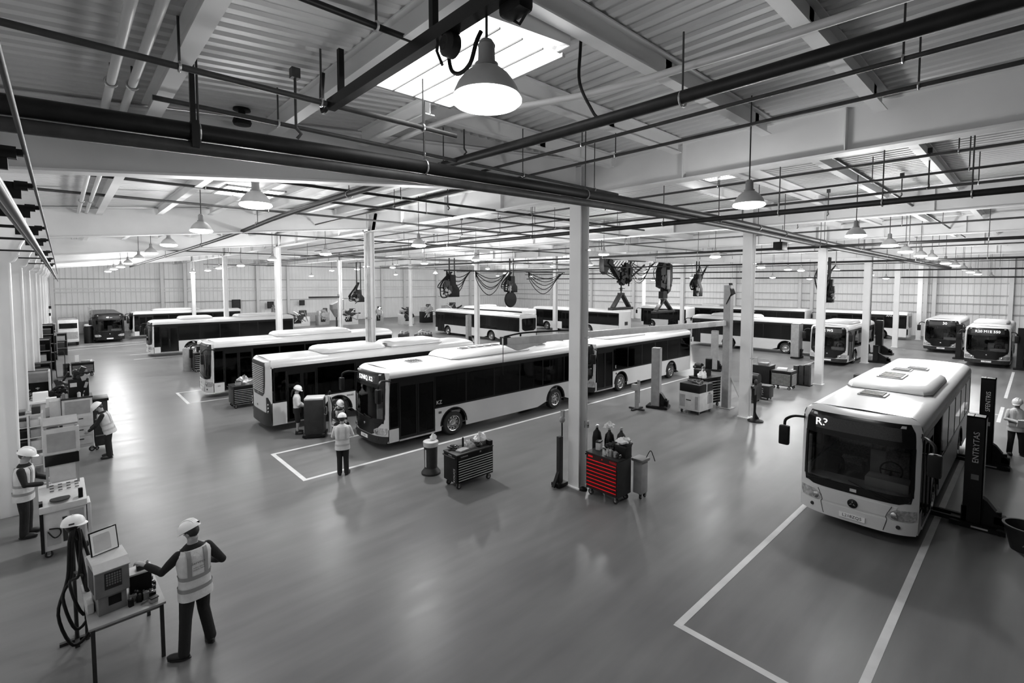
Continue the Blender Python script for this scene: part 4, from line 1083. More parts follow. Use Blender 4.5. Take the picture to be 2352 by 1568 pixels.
person('person bending over the pale drawer cabinet in the left aisle', 1.02, 21.57, rd(172), 2.0,
       dict(lean=.28, la=((.28, .24, 1.10), (.46, .16, .95)), ra=((.26, -.25, 1.12), (.45, -.16, .96)), head=(.1, .5)), dict(band='bandlight', logo=True), .011)
person('person in hi-vis jacket and dark shorts with a ponytail, beside the rear-grille bus', 6.72, 19.9, rd(-20), 1.93,
       dict(la=((.06, .25, 1.16), (.24, .06, 1.06)), ra=((.06, -.25, 1.14), (.24, -.05, 1.05)), head=(-.2, .4)), dict(top='hivis', jacket=True, vest=False, shorts=True, ponytail=True), .011)
person('person crouching behind the dark charger cabinet, by the bus wheel', 7.75, 18.45, rd(-80), 1.95,
       dict(hz=.52, lean=.2, ll=((.36, .16, .50), (.06, .16, .085), (.22, .18, .03)), rl=((.36, -.14, .50), (.06, -.14, .085), (.22, -.16, .03)), la=((.16, .26, .80), (.36, .12, .66)), ra=((.16, -.26, .80), (.36, -.12, .66)), head=(0, .3)), dict(), .011)
person('person seen from behind at the bay line, facing the rear-grille bus', 6.28, 14.61, rd(62), 1.95,
       dict(la=((.10, .28, 1.14), (.26, .10, 1.08)), ra=((.10, -.28, 1.14), (.26, -.10, 1.08)), head=(0, .25), ll=((.02, .09, .5), (-.0, .09, .085), (.15, .12, .03)), rl=((.02, -.09, .5), (-.02, -.10, .085), (.13, -.16, .03))), dict(top='hivis', band='bandlight'), .011)
person('person behind the far tool chest, in front of the third bus of the left aisle', 7.15, 40.4, rd(-120), 1.95,
       dict(la=((.12, .26, 1.15), (.32, .12, 1.05)), ra=((.12, -.26, 1.15), (.32, -.12, 1.05)), head=(-.3, .4), lean=.15), dict(top='hivis'), .014)
person('person with folded arms and a pale folder at the right edge', 24.3, .38, rd(-160), 2.0,
       dict(la=((.08, .28, 1.16), (.28, .0, 1.16)), ra=((.08, -.28, 1.16), (.29, .02, 1.11)), head=(-.55, .35), ll=((.05, .13, .5), (.0, .17, .085), (.14, .24, .03)), rl=((.05, -.12, .5), (.03, -.14, .085), (.19, -.15, .03))),
       dict(top='hivis', band='bandlight', held=lambda T, arms, s: MB().box(.36*s, .06*s, 1.1*s, .05, .36, .26, ry=.3).build('folder', 'paper', T, bev=.02)), .011)
# ------------------------------------------------------------------ floor things
def caster(T, x, y, r=.085):
    w_ = MB(); w_.lathe([(r*.4, -.022), (r, -.018), (r, .018), (r*.4, .022)], (0, 0, r), 18, 'Y'); o = w_.build('caster', 'rubber', T, smooth=True, loc=(x, y, 0))
    MB().lathe([(0, -.024), (r*.45, -.024), (r*.45, .024), (0, .024)], (0, 0, r), 14, 'Y').build('caster_hub', 'steel', o, smooth=True)
    f = MB(); f.bx(-.03, .03, -.035, -.025, r, 2*r+.03); f.bx(-.03, .03, .025, .035, r, 2*r+.03); f.bx(-.045, .045, -.045, .045, 2*r+.015, 2*r+.03); f.build('caster_fork', 'grey', o)
def tool_chest(label, x, y, rz, w, d, h, n=8, face='blackpaint', bar='light', side='dark', sidedr=False, logos=(), top='dark'):
    """front faces local -y; local x runs along the front"""
    T = thing('tool_chest', label, 'tool chest', (x, y, 0), rz)
    z0 = .20
    MB().bx(-w/2, w/2, -d/2, d/2, z0, h-.03).build('carcass', side, T, bev=.008)
    MB().bx(-w/2-.015, w/2+.015, -d/2-.015, d/2+.015, h-.035, h).build('worktop', top, T, bev=.01)
    MB().bx(-w/2+.03, w/2-.03, -d/2-.012, -d/2+.01, h-.15, h-.045).build('header_panel', face, T)
    zs = [z0+.03+(h-.17-z0-.03)*k/n for k in range(n+1)]
    for k in range(n):
        o = MB().bx(-w/2+.03, w/2-.03, -d/2-.018, -d/2+.01, zs[k]+.006, zs[k+1]-.006).build('drawer', face, T)
        MB().bx(-w/2+.045, w/2-.045, -d/2-.036, -d/2-.018, zs[k+1]-.034, zs[k+1]-(.012 if bar == 'redbar' else .018)).build('handle', bar, o)
    for sx_ in (-1, 1):
        for sy_ in (-1, 1): caster(T, sx_*(w/2-.12), sy_*(d/2-.08))
    ph = MB(); ph.tube([(-w/2, -d/2+.06, h-.1), (-w/2-.06, -d/2+.06, h-.1), (-w/2-.06, d/2-.06, h-.1), (-w/2, d/2-.06, h-.1)], .015, 8); ph.build('push_bar', 'black', T, smooth=True)
    if sidedr:
        for k in range(n):
            o = MB().bx(w/2-.005, w/2+.018, -d/2+.04, d/2-.04, zs[k]+.006, zs[k+1]-.006).build('side_drawer', face, T)
            MB().bx(w/2+.018, w/2+.034, -d/2+.05, d/2-.05, zs[k+1]-.034, zs[k+1]-.018).build('handle', bar, o)
    for tx, lx, lz, sz, m_ in logos: text('chest_lettering', tx, sz, m_, T, (lx, -d/2-.014, lz), (PI/2, 0, 0), ext=.001)
    return T
t = tool_chest('tool chest with bright red drawer handles beside the nearest column', 11.10, 8.03, -PI/2, 1.08, .62, 1.24, 8, 'red', 'redbar', 'dark', logos=[])
MB().bx(-.46, -.30, -.328, -.31, 1.115, 1.165).build('badge', 'redbar', t); text('chest_lettering', 'TOOLS', .075, 'redbar', t, (.38, -.325, 1.135), (PI/2, 0, 0), ext=.001)
MB().lathe([(0, -.008), (.018, -.008), (.018, 0)], n=10, axis='Y').build('lock', 'redbar', t, loc=(.02, -.322, 1.14))
t = tool_chest('black tool chest with white drawer handles on the open floor before the middle buses', 8.86, 11.52, 0, 1.36, .66, 1.05, 9, 'blackpaint', 'light', 'black', logos=[('FUMNWR', -.42, .96, .06, 'light'), ('ZS', .18, .975, .055, 'light')])
text('side_lettering', 'KOUCS', .12, 'light', t, (-.684, -.2, .42), (PI/2, -PI/2, -PI/2), ext=.001); text('side_label', 'ATIROL', .055, 'light', t, (-.684, 0, .97), (PI/2, 0, -PI/2), ext=.001)
tool_chest('tool chest with a white sheet standing on top, left aisle', .84, 41.95, 0, 1.1, .7, .9, 7, 'blackpaint', 'light', 'black')
tool_chest('tool chest before the worker in the left aisle, near the third bus', 7.15, 38.9, 0, 1.55, 1.1, 1.3, 7, 'blackpaint', 'light', 'dark')
tool_chest('tool chest between the rounded-windscreen bus and the rear-grille bus', 6.4, 26.3, 0, 1.15, .9, 1.08, 8, 'blackpaint', 'light', 'dark')
tool_chest('tall black tool chest behind the pale generator cart', 23.05, 11.0, -PI/2+1.35, 1.2, .9, 1.45, 8, 'blackpaint', 'light', 'black')
tool_chest('wide tool chest with drawers on two sides, right of the hose-bundle column', 30.15, 9.75, -PI/2, 1.05, .85, 1.05, 9, 'blackpaint', 'light', 'dark', sidedr=True)
t = thing('work_counter', 'black counter joined behind the two-sided tool chest', 'counter', (30.1, 10.85, 0))
MB().bx(-.45, .45, -.5, .5, .05, 1.2).build('carcass', 'black', t, bev=.01); MB().bx(-.47, .47, -.52, .52, 1.2, 1.24).build('worktop', 'dark', t)
r_ = MB(); r_.tube([(-.42, -.45, 1.24), (-.42, -.45, 1.6), (-.42, .48, 1.6), (-.42, .48, 1.24)], .018, 6); r_.tube([(-.42, .48, 1.6), (.42, .48, 1.6), (.42, .48, 1.24)], .018, 6); r_.build('guard_rail', 'mid', t)

# ---- small loose items: rags, cans, boxes, cylinders, bottles, tools
def can(label, x, y, z, r, h, m, cap='mid', cat='can', group=None):
    T = thing('spray_can', label, cat, (x, y, z), group=group)
    MB().lathe([(0, 0), (r, 0), (r, h*.82), (r*.6, h*.9), (r*.55, h*.9)], n=16).build('body', m, T, smooth=True)
    MB().lathe([(0, h*.9), (r*.5, h*.9), (r*.45, h), (0, h)], n=12).build('cap', cap, T, smooth=True)
def crate(label, x, y, z, sx, sy, sz, m, rz=0, name='box', cat='box', lid=True, group=None, bev=.012):
    T = thing(name, label, cat, (x, y, z), rz, group)
    MB().bx(-sx/2, sx/2, -sy/2, sy/2, 0, sz).build('case', m, T, bev=bev)
    if lid: MB().bx(-sx/2-.006, sx/2+.006, -sy/2-.006, sy/2+.006, sz*.86, sz+.01).build('lid', 'dark' if m != 'dark' else 'grey', T, bev=.006)
    return T
def rag(label, x, y, z, r, seed, m='cloth', h=.10):
    """a crumpled heap: folded, lumpy cloth or paper"""
    rr = random.Random(seed); b = MB(); n, k = 22, 9
    ph = [(rr.uniform(0, 6.28), rr.uniform(.10, .28), q) for q in (2, 3, 5, 7, 9)]
    rings = []
    for i in range(k+1):
        t = i/k; ring = []
        for j in range(n):
            a = 2*PI*j/n
            lob = 1+sum(w*math.sin(q*a+p+2.5*t*q*.4) for p, w, q in ph)*.55
            rad = r*(1-t**1.6)*lob*(1+.14*rr.uniform(-1, 1))
            zz = 0 if i == 0 else h*(.20+.62*t**.8)*(1+.30*math.sin(3*a+ph[0][0]+4*t))*(1+.16*rr.uniform(-1, 1))
            ring.append((rad*math.cos(a), rad*math.sin(a)*.8, max(0, zz)))
        rings.append(ring)
    b.loft(rings); tag(b.build('rag', m, smooth=True, loc=(x, y, z)), label, 'rag')
def tool_bar(label, x, y, z, l, rz, m='steel', name='spanner', cat='tool'):
    T = thing(name, label, cat, (x, y, z), rz)
    MB().bx(-l/2, l/2, -.014, .014, 0, .012).build('shaft', m, T)
    b = MB(); b.lathe([(.018, 0), (.038, 0), (.038, .016), (.018, .016)], (l/2, 0, 0), 12); b.build('ring_end', m, T, smooth=True)
def cylinder_bottle(label, x, y, z, r, h, m):
    T = thing('gas_cylinder', label, 'gas cylinder', (x, y, z))
    MB().lathe([(0, 0), (r, 0), (r, h*.82), (r*.8, h*.92), (r*.3, h*.97), (r*.25, h)], n=24).build('body', m, T, smooth=True)
    v_ = MB(); v_.cyl((0, 0, h), r*.2, .08, 10); v_.bar((-.06, 0, h+.05), (.06, 0, h+.05), .03); v_.build('valve', 'steel', T)
# red chest load
zt = 1.24
cylinder_bottle('tall black gas cylinder behind the red-handled chest, next to the column', 11.48, 8.72, 0, .14, 1.75, 'black')
cylinder_bottle('black gas cylinder behind the red-handled chest, second from the column', 11.68, 8.42, 0, .15, 1.70, 'blackpaint')
cylinder_bottle('shiny dark gas cylinder behind the red-handled chest, third from the column', 11.84, 8.12, 0, .14, 1.72, 'dark')
crate('black toolbox on the back right of the red-handled chest', 11.22, 7.62, zt, .30, .34, .32, 'black')
crate('low black case at the right end of the red-handled chest', 11.24, 7.32-.0+.24, zt+.34, .26, .3, .05, 'dark', lid=False)
crate('pale canister on the left of the red-handled chest', 11.18, 8.42, zt, .20, .14, .24, 'light', rz=.3, name='canister', cat='canister')
rag('crumpled pale rag on top of the black toolbox, red-handled chest', 11.2, 7.6, zt+.40, .2, 3, 'paper', .14)
rag('grey rag in the middle of the red-handled chest top', 11.02, 7.98, zt, .13, 4, 'cloth', .16)
rag('pale cloth on the gas cylinders by the nearest column', 11.68, 8.42, 1.79, .17, 9, 'paper', .16)
can('silver can at the front of the red-handled chest top', 10.95, 7.84, zt, .05, .2, 'steel')
can('short dark tin beside the silver can, red-handled chest', 11.0, 7.72, zt, .06, .16, 'mid')
tool_bar('long pale tool lying over the left back of the red-handled chest', 11.3, 8.2, zt+.01, .42, 1.2, 'light')
T = thing('tool_trolley', 'grey caddy trolley hooked behind the right end of the red-handled chest', 'trolley', (11.74, 7.40, 0))
MB().bx(-.16, .16, -.14, .14, .14, 1.05).build('bin', 'mid', T, bev=.03); MB().bx(-.2, .2, -.18, .18, 1.05, 1.13).build('rim', 'grey', T, bev=.02)
for sx_ in (-1, 1): caster(T, sx_*.1, -.08, .06)
hb = MB(); hb.tube([(.1, -.1, 1.1), (.25, -.15, 1.3), (.32, -.2, 1.15), (.35, -.24, 1.0)], .012, 6); hb.build('whip_hose', 'black', T, smooth=True)
T = thing('trolley_jack', 'slim dark jack with cable standing left of the nearest column', 'jack', (10.62, 9.42, 0))
MB().bx(-.08, .08, -.06, .06, .1, 1.5).build('post', 'dark', T, bev=.01); MB().bx(-.2, .2, -.16, .16, .03, .14).build('base', 'black', T, bev=.02)
MB().box(-.16, 0, .26, .05, .1, .5, ry=.5).build('lever', 'black', T)
pb = MB(); pb.tube([(.14, .05, 2.2), (.12, .02, 1.5), (.13, .05, .8), (.1, 0, .3), (-.02, -.1, .02)], .022, 8); pb.build('cable', 'black', T, smooth=True)
hd_ = MB(); hd_.ell((.1, 0, 1.98), .1, .08, .1); hd_.box(.12, 0, 2.15, .08, .1, .2); hd_.build('head', 'mid', T, smooth=True)
tag(MB().lathe([(0, 0), (.12, 0), (.11, .05), (.05, .09), (0, .09)], n=20).build('floor_socket', 'black', smooth=True, loc=(10.93, 8.78, 0)), 'round black floor fitting at the foot of the nearest column', 'fitting')
T = thing('switch_box', 'small grey switch box on the right face of the nearest column', 'switch', (11.14, 8.84, 1.78)); MB().bx(-.06, .06, -.05, .05, 0, .2).build('case', 'mid', T, bev=.01); MB().bx(-.02, .02, -.06, -.05, .06, .14).build('switch_lever', 'dark', T)
def heap(label, x, y, z, rx, ry, rz, seed, m='dark', m2='light', n=14, name='parts_heap'):
    T = thing(name, label, 'parts', (x, y, z))
    a = MB(); junk(a, (0, 0, rz), rx, ry, rz, seed, n); a.v = [(p[0], p[1], max(.002, p[2])) for p in a.v]; a.build('dark_parts', m, T, smooth=True)
    c = MB(); junk(c, (rx*.2, -ry*.4, rz*.9), rx*.6, ry*.5, rz*.8, seed+1, n//2); c.v = [(p[0], p[1], max(.002, p[2])) for p in c.v]; c.build('pale_parts', m2, T, smooth=True)
heap('jumble of dark tools and pale fittings at the back of the red-handled chest top', 11.26, 8.04, 1.24, .13, .16, .16, 71)
heap('tangle of tools and gloves on the front right of the red-handled chest top', 10.98, 7.62-.02, 1.24, .09, .07, .07, 73)
heap('jumble of pale tools at the left end of the black tool chest top', 8.42, 11.68, 1.05, .15, .12, .07, 75)
heap('dark and silver parts in front of the white bag on the black tool chest', 9.12, 11.36, 1.05, .13, .08, .07, 77)
heap('tangle of straps and parts on top of the tall black chest, right of centre', 23.25, 11.35, 1.45, .3, .3, .3, 79)
heap('dark mixed parts beside the grey hooded booth', -.18, 28.6, 0, .35, .4, .55, 81, n=20)
heap('dark scrap and pale parts beside the low black bench at the left wall', -.15, 33.5, 0, .4, .5, .6, 83, n=20)
heap('mixed tools heaped on the white bench by the left wall', -1.05, 25.55, 1.62, .22, .2, .13, 85)
# black chest load
zt = 1.05
rag('crumpled white bag at the right end of the black tool chest', 9.32, 11.55, zt+.12, .20, 21, 'paper', .25)
rag('grey cloth heap in the middle of the black tool chest', 8.98, 11.6, zt, .2, 22, 'cloth', .22)
crate('dark case under the white bag on the black tool chest', 9.3, 11.55, zt, .34, .3, .12, 'grey', lid=False)
crate('flat pale tray at the left of the black tool chest', 8.55, 11.42, zt, .36, .22, .05, 'mid', rz=.2, lid=False, name='tray', cat='tray')
can('dark slim bottle standing on the black tool chest', 8.72, 11.62, zt, .03, .34, 'black')
crate('dark box hanging over the right corner of the black tool chest', 9.50, 11.32, zt, .12, .2, .14, 'black', lid=False)
tool_bar('long dark tool on the front edge of the black tool chest', 8.8, 11.32, zt, .4, .15, 'dark')
T = thing('waste_bin', 'dark mesh waste bin with white sack, left of the black tool chest', 'bin', (8.38, 12.85, 0))
MB().lathe([(0, 0), (.30, 0), (.30, .06), (.22, .16), (.20, .2)], n=24).build('foot', 'dark', T, smooth=True)
MB().lathe([(.19, .12), (.20, .2), (.215, .9), (.215, 1.0), (.19, 1.0)], n=24).build('drum', 'dark', T, smooth=True)
MB().lathe([(.225, .88), (.235, .92), (.24, 1.03), (.2, 1.05), (0, 1.03)], n=24).build('sack', 'light', T, smooth=True)
MB().bx(-.215, -.195, -.06, .0, .25, .8).build('level_strip', 'light', T)
rag('white paper crumpled on top of the mesh waste bin', 8.5, 12.9, 1.05, .1, 31, 'paper', .2)
# charger cabinet near the woman
T = thing('charger_cabinet', 'dark rounded charger cabinet with pale top, in front of the rear-grille bus', 'cabinet', (7.15, 19.15, 0), rd(-30))
MB().bx(-.36, .36, -.33, .33, .12, 1.5).build('body', 'dark', T, bev=.07); MB().bx(-.35, .35, -.32, .32, 1.47, 1.56).build('top_cap', 'light', T, bev=.04)
MB().bx(-.42, .42, -.40, .40, .04, .14).build('plinth', 'black', T, bev=.03)
for sx_ in (-1, 1): caster(T, sx_*.34, -.3, .06)
hh_ = MB(); hh_.tube([(.36, -.2, 1.1), (.46, -.25, 1.2), (.46, -.25, .9), (.36, -.2, .9)], .016, 6); hh_.build('handle', 'steel', T, smooth=True)
T = thing('air_hose_stand', 'pale pole stand with hose between the charger cabinet and the crouching person', 'stand', (7.66, 18.95, 0))
MB().lathe([(0, 0), (.14, 0), (.14, .05), (.05, .08), (.045, .9), (.075, .95), (.075, 1.55), (0, 1.58)], n=16).build('pole', 'light', T, smooth=True)
tt = MB(); tt.tube([(0, -.08, 1.5), (.04, -.16, 1.1), (.0, -.18, .6), (.1, -.1, .15), (.2, -.1, .06)], .018, 6); tt.ell((0, 0, 1.66), .06, .05, .09); tt.build('hose', 'black', T, smooth=True)
# ---- foreground table with test gear
TT = .93
T = thing('work_table', 'pale table with thin dark legs in the left foreground', 'table', (.55, 10.02, 0), rd(2))
MB().bx(-.47, .47, -.76, .76, TT-.04, TT).build('tabletop', 'mid', T, bev=.012)
MB().bx(-.43, .43, -.70, .70, TT-.10, TT-.04).build('apron', 'grey', T)
for sx_ in (-1, 1):
    for sy_ in (-1, 1): MB().bx(sx_*.42-.025, sx_*.42+.025, sy_*.68-.025, sy_*.68+.025, 0, TT-.04).build('leg', 'dark', T)
T = thing('test_unit', 'tall grey test unit with keypad standing on the foreground table', 'machine', (.38, 9.72, TT), rd(8)); T.scale = (.88, .88, .86)
MB().bx(-.20, .20, -.22, .30, 0, .34).build('lower_case', 'grey', T, bev=.015)
up = MB().prism([(-.26, .34), (.34, .34), (.34, .86), (.22, .93), (-.14, .90), (-.26, .80)], -.24, .24, 'YZ'); up.build('upper_case', 'grey', T, bev=.015)
MB().prism([(-.28, .80), (-.15, .905), (.24, .94), (.36, .86), (.36, .89), (.25, .965), (-.16, .93), (-.29, .82)], -.25, .25, 'YZ').build('top_cover', 'light', T)
kp = MB()
for i in range(6):
    for j in range(5): kp.box(-.075+.036*i, -.268, .72-.045*j, .024, .012, .030)
MB().bx(-.11, .13, -.264, -.255, .46, .76).build('keypad_panel', 'dark', T); kp.build('keypad', 'grey', T)
MB().bx(-.06, .12, -.228, -.215, .14, .30).build('lower_vent', 'black', T)
MB().bx(-.245, -.235, -.16, .2, .4, .8).build('side_panel', 'black', T)
T = thing('monitor', 'framed screen standing on top of the grey test unit', 'monitor', (.36, 9.84, TT+.80), rd(20)); T.scale = (.92, .92, .88)
o = MB().box(0, .05, .24, .40, .025, .42, rx=-.18).build('bezel', 'blackpaint', T, bev=.006)
MB().box(0, .036, .24, .36, .006, .38, rx=-.18).build('screen', 'screen', o); MB().box(-.03, .030, .23, .24, .004, .30, rx=-.18).build('screen_window', 'light', o)
T = thing('battery_tester', 'dark boxy tester with pale top plate under the reaching hand on the table', 'machine', (.78, 9.84, TT))
MB().bx(-.15, .14, -.10, .14, 0, .36).build('case', 'black', T, bev=.01); MB().bx(-.17, .15, -.12, .16, .36, .385).build('top_plate', 'light', T)
MB().bx(-.05, .11, -.06, .06, .385, .47).build('module', 'dark', T, bev=.01); MB().box(.05, 0, .485, .12, .05, .02, ry=-.25).build('module_lid', 'light', T)
rr = random.Random(17)
kinds = ['black connector block', 'dark relay', 'small black socket', 'dark coil', 'black terminal strip']
k = 0
for i, (px, py) in enumerate([(.66, 9.62), (.72, 9.70), (.80, 9.68), (.88, 9.66), (.68, 9.78), (.86, 9.76), (.92, 9.80), (.95, 9.92), (.93, 10.04), (.62, 9.50), (.74, 9.56), (.90, 9.52), (.82, 9.56)]):
    col_ = ('left', 'middle', 'right')[0 if px < .70 else 1 if px < .85 else 2]
    T = thing('connector', '%s among the loose parts on the foreground table, %s from its front edge' % (kinds[i % 5], ORD[sorted(range(13), key=lambda q: [9.62, 9.70, 9.68, 9.66, 9.78, 9.76, 9.80, 9.92, 10.04, 9.50, 9.56, 9.52, 9.56][q]).index(i)]), 'electrical part', (px, py, TT), rr.uniform(-.5, .5), 'loose parts on the foreground table')
    h_ = rr.uniform(.05, .12)
    MB().box(0, 0, h_/2, rr.uniform(.06, .095), rr.uniform(.05, .085), h_).build('housing', 'black' if i % 4 else 'grey', T, bev=.004)
    MB().cyl((0, 0, h_), .014, .02, 8).build('terminal', 'steel', T)
crate('small pale tin box at the front right corner of the foreground table', .90, 9.40, TT, .10, .08, .07, 'mid', rz=.3)
crate('white packet leaning behind the grey test unit on the table', .14, 9.78, TT, .08, .2, .16, 'light', rz=.1, lid=False)
tool_bar('flat grey wrench lying on the foreground table', .80, 9.46, TT, .14, .6, 'steel')
# hose stand and the hard hat on it
T = thing('hose_stand', 'black stand with long looping hoses left of the foreground table', 'hose stand', (-.02, 10.75, 0))
st_ = MB(); st_.tube([(0, 0, 0), (0, 0, 1.95)], .028, 10); st_.bx(-.22, .22, -.03, .03, 0, .05); st_.bx(-.03, .03, -.22, .22, 0, .05); st_.bar((0, 0, 1.2), (.1, -.25, 1.2), .03); st_.build('pole', 'dark', T)
for k, (dx, wd, lw) in enumerate([(0, .30, .10), (.04, .22, .35), (.14, .26, .55)]):
    h = MB(); h.tube([(dx*.5+.01, -.05, 1.93), (dx-.04, -.12, 1.75), (dx-.08, -.18, 1.2), (dx-.12-wd*.3, -.3, .6+lw), (dx-.05, -.38, .06+lw), (dx+wd*.6, -.36, .25+lw), (dx+wd*.5, -.28, .8+lw*.6), (dx+.08, -.14, 1.3), (dx*.5+.03, -.05, 1.9)], .024, 10)
    h.build('hose_loop', 'black', T, smooth=True)
h = MB(); h.ell((.0, .0, 1.98), .09, .09, .1); h.bar((0, 0, 1.93), (.06, -.08, 1.75), .08); h.build('hook_head', 'black', T, smooth=True)
T = thing('hard_hat', 'white hard hat hung on top of the black hose stand', 'hard hat', (.0, 10.72, 2.02))
hm = MB(); hm.loft([[(r_*1.05*math.cos(2*PI*j/28), r_*.88*math.sin(2*PI*j/28), z) for j in range(28)] for r_, z in [(.152, 0), (.150, .02), (.142, .055), (.122, .095), (.085, .125), (.04, .14), (.001, .143)]]); hm.ell((.09, -.06, .0), .10, .10, .012, 16, 6)
hm.tube([(.1, .0, .08), (0, 0, .15), (-.1, 0, .08)], .01, 6)
hm.build('shell', 'helmet', T, smooth=True); MB().box(-.02, -.135, .045, .07, .006, .025).build('hat_print', 'dark', T)
# test cart with folding panels
T = thing('test_cart', 'pale test cart with stacked panels and screen frame, beside the person at the left edge', 'cart', (-.12, 14.75, 0), rd(2))
MB().bx(-.40, .34, -.30, .30, .16, 1.02).build('cabinet', 'light', T, bev=.015); MB().bx(-.42, -.36, -.32, .32, .14, 1.25).build('side_post', 'blackpaint', T)
MB().bx(-.06, .02, -.315, -.30, .30, .85).build('door_slot', 'dark', T); MB().bx(-.32, -.1, -.312, -.30, .28, .62).build('hose_plate', 'mid', T); MB().bx(.06, .30, -.312, -.30, .24, .95).build('door', 'mid', T)
hz = MB(); hz.tube([(-.3, -.33, .6), (-.2, -.36, .45), (-.1, -.34, .5), (-.12, -.34, .62), (-.28, -.34, .66)], .014, 6); hz.build('clip_hose', 'black', T, smooth=True)
MB().prism([(-.36, 1.02), (.34, 1.02), (.34, 1.45), (-.36, 1.16)], -.42, .36, 'YZ').build('console', 'light', T, bev=.02)
pn = MB()
for i in range(4):
    for j in range(3): pn.box(-.2+.14*i, .1+.09*j-.05, 1.35+.035*j+.008, .07, .02, .008, rx=.38)
pn.build('console_buttons', 'dark', T)
MB().lathe([(0, 0), (.17, 0), (.17, .02), (0, .03)], (0, 0, 0), 24).build('dish', 'dark', T, smooth=True, loc=(-.08, -.22, 1.235))
MB().bx(.22, .30, -.30, -.22, 1.1, 1.4).build('handset', 'black', T, bev=.015)
fr = MB()
for sx_ in (-1, 1): fr.bx(sx_*.26-.02, sx_*.26+.02, .22, .28, 1.3, 2.75)
fr.build('uprights', 'mid', T); MB().bx(-.22, .22, .24, .27, 1.5, 1.86).build('lower_panel', 'light', T); MB().bx(-.29, .29, .20, .30, 1.88, 2.12).build('shelf_box', 'blackpaint', T, bev=.01)
pl_ = MB().bx(-.31, .31, .19, .26, 2.14, 2.72).build('screen_panel', 'light', T, bev=.01); MB().bx(-.24, .24, .18, .19, 2.2, 2.62).build('screen', 'mid', pl_)
tr_ = MB().box(0, .32, 2.86, .58, .28, .05, rx=.5).build('top_tray', 'mid', T); 
for sx_ in (-1, 1):
    for sy_ in (-1, 1): caster(T, sx_*.3, sy_*.24, .07)
MB().bx(.36, .43, -.2, .28, .3, 1.0).build('side_case', 'light', T, bev=.02)
# pale drawer cabinet where the person bends
T = thing('drawer_cabinet', 'tall pale drawer cabinet with sample window in the left aisle', 'cabinet', (.30, 23.1, 0), rd(0))
MB().bx(-.44, .36, -.35, .35, .2, 1.95).build('carcass', 'light', T, bev=.012); MB().bx(-.46, .38, -.37, .37, 1.95, 2.0).build('top', 'dark', T)
MB().bx(-.36, .30, -.372, -.35, 1.42, 1.88).build('sample_window', 'mid', T); 
for k, (za, zb_) in enumerate(((.95, 1.32), (.62, .92), (.32, .59))):
    o = MB().bx(-.40, .32, -.37, -.35, za, zb_).build('drawer', 'light', T); MB().bx(-.02, .1, -.385, -.37, zb_-.1, zb_-.07).build('handle', 'dark', o)
MB().bx(-.75, -.46, -.3, .3, 1.3, 1.95).build('side_locker', 'light', T, bev=.01)
for sx_ in (-1, 1): caster(T, sx_*.3, -.28, .09)
T = thing('black_instrument', 'tall black instrument on top of the pale drawer cabinet', 'machine', (.3, 23.1, 2.0))
MB().bx(-.25, .3, -.2, .25, 0, .62).build('case', 'black', T, bev=.02); MB().bx(-.1, .28, -.15, .2, .62, .85).build('head', 'black', T, bev=.03); jb = MB(); junk(jb, (.12, 0, .8), .26, .25, .22, 33, 14); jb.build('fittings', 'dark', T, smooth=True); jb = MB(); junk(jb, (.2, -.2, .45), .14, .1, .35, 34, 7); jb.build('pale_fittings', 'mid', T, smooth=True); MB().bx(-.2, -.02, -.215, -.2, .36, .5).build('label_plate', 'light', T)
for k, (dx, h_) in enumerate(((-.38, .2), (-.3, .16), (.02, .18))): can('%s small jar from the left on top of the pale drawer cabinet' % ORD[k], .3+dx, 22.84, 2.0, .05, h_, ('grey', 'steel', 'light')[k])
T = thing('dark_cabinet', 'dark wheeled cabinet beside the pale drawer cabinet, in front of the bending person', 'cabinet', (.88, 23.2, 0))
MB().bx(-.19, .20, -.4, .4, .14, 1.75).build('carcass', 'dark', T, bev=.02); MB().bx(-.21, .24, -.42, .42, 1.75, 1.85).build('top', 'black', T, bev=.02)
for za in (.5, 1.1): MB().bx(-.17, .18, -.415, -.4, za, za+.04).build('trim_bar', 'grey', T)
MB().bx(.2, .27, -.35, .2, .2, .7).build('side_tank', 'mid', T, bev=.03)
for sx_ in (-1, 1): caster(T, sx_*.14, -.3, .06)
# shelving and benches along the left wall
T = thing('storage_rack', 'pale open rack with trays behind the person at the left edge', 'shelf', (-.98, 21.6, 0))
for px in (-.36, .06, .38):
    for py in (-.3, .3): MB().bx(px-.025, px+.025, py-.025, py+.025, 0, 1.9).build('post', 'light', T)
for z in (.25, .75, 1.15, 1.5, 1.88): MB().bx(-.38, .40, -.32, .32, z-.02, z).build('shelf_board', 'light', T)
for k, (px, z, w_, h_, m_, nm) in enumerate([(-.15, 1.5, .36, .22, 'mid', 'grey tray with tools'), (.22, 1.5, .24, .2, 'light', 'pale carton'), (-.15, 1.15, .36, .26, 'black', 'black crate'), (.22, 1.15, .24, .24, 'mid', 'grey carton'), (-.15, .75, .38, .3, 'black', 'large black crate'), (.22, .75, .26, .28, 'light', 'white carton'), (-.15, .25, .34, .3, 'dark', 'dark crate'), (.22, .25, .26, .26, 'light', 'pale packet'), (-.15, 1.88, .3, .12, 'dark', 'dark instrument'), (.25, 1.88, .2, .22, 'dark', 'small dark screen')]):
    crate('%s on the open rack, %s shelf' % (nm, {.25: 'lowest', .75: 'second', 1.15: 'third', 1.5: 'fourth', 1.88: 'top'}[z]), -.98+px, 21.55, z, w_, .4, h_, m_, lid=(k % 2 == 0), group='boxes on the open rack')
T = thing('white_bench', 'white bench cabinet behind the open rack', 'bench', (-.93, 25.4, 0)); MB().bx(-.38, .40, -.4, .4, 0, 1.55).build('carcass', 'light', T, bev=.01); MB().bx(-.4, .44, -.44, .42, 1.55, 1.62).build('worktop', 'white', T)
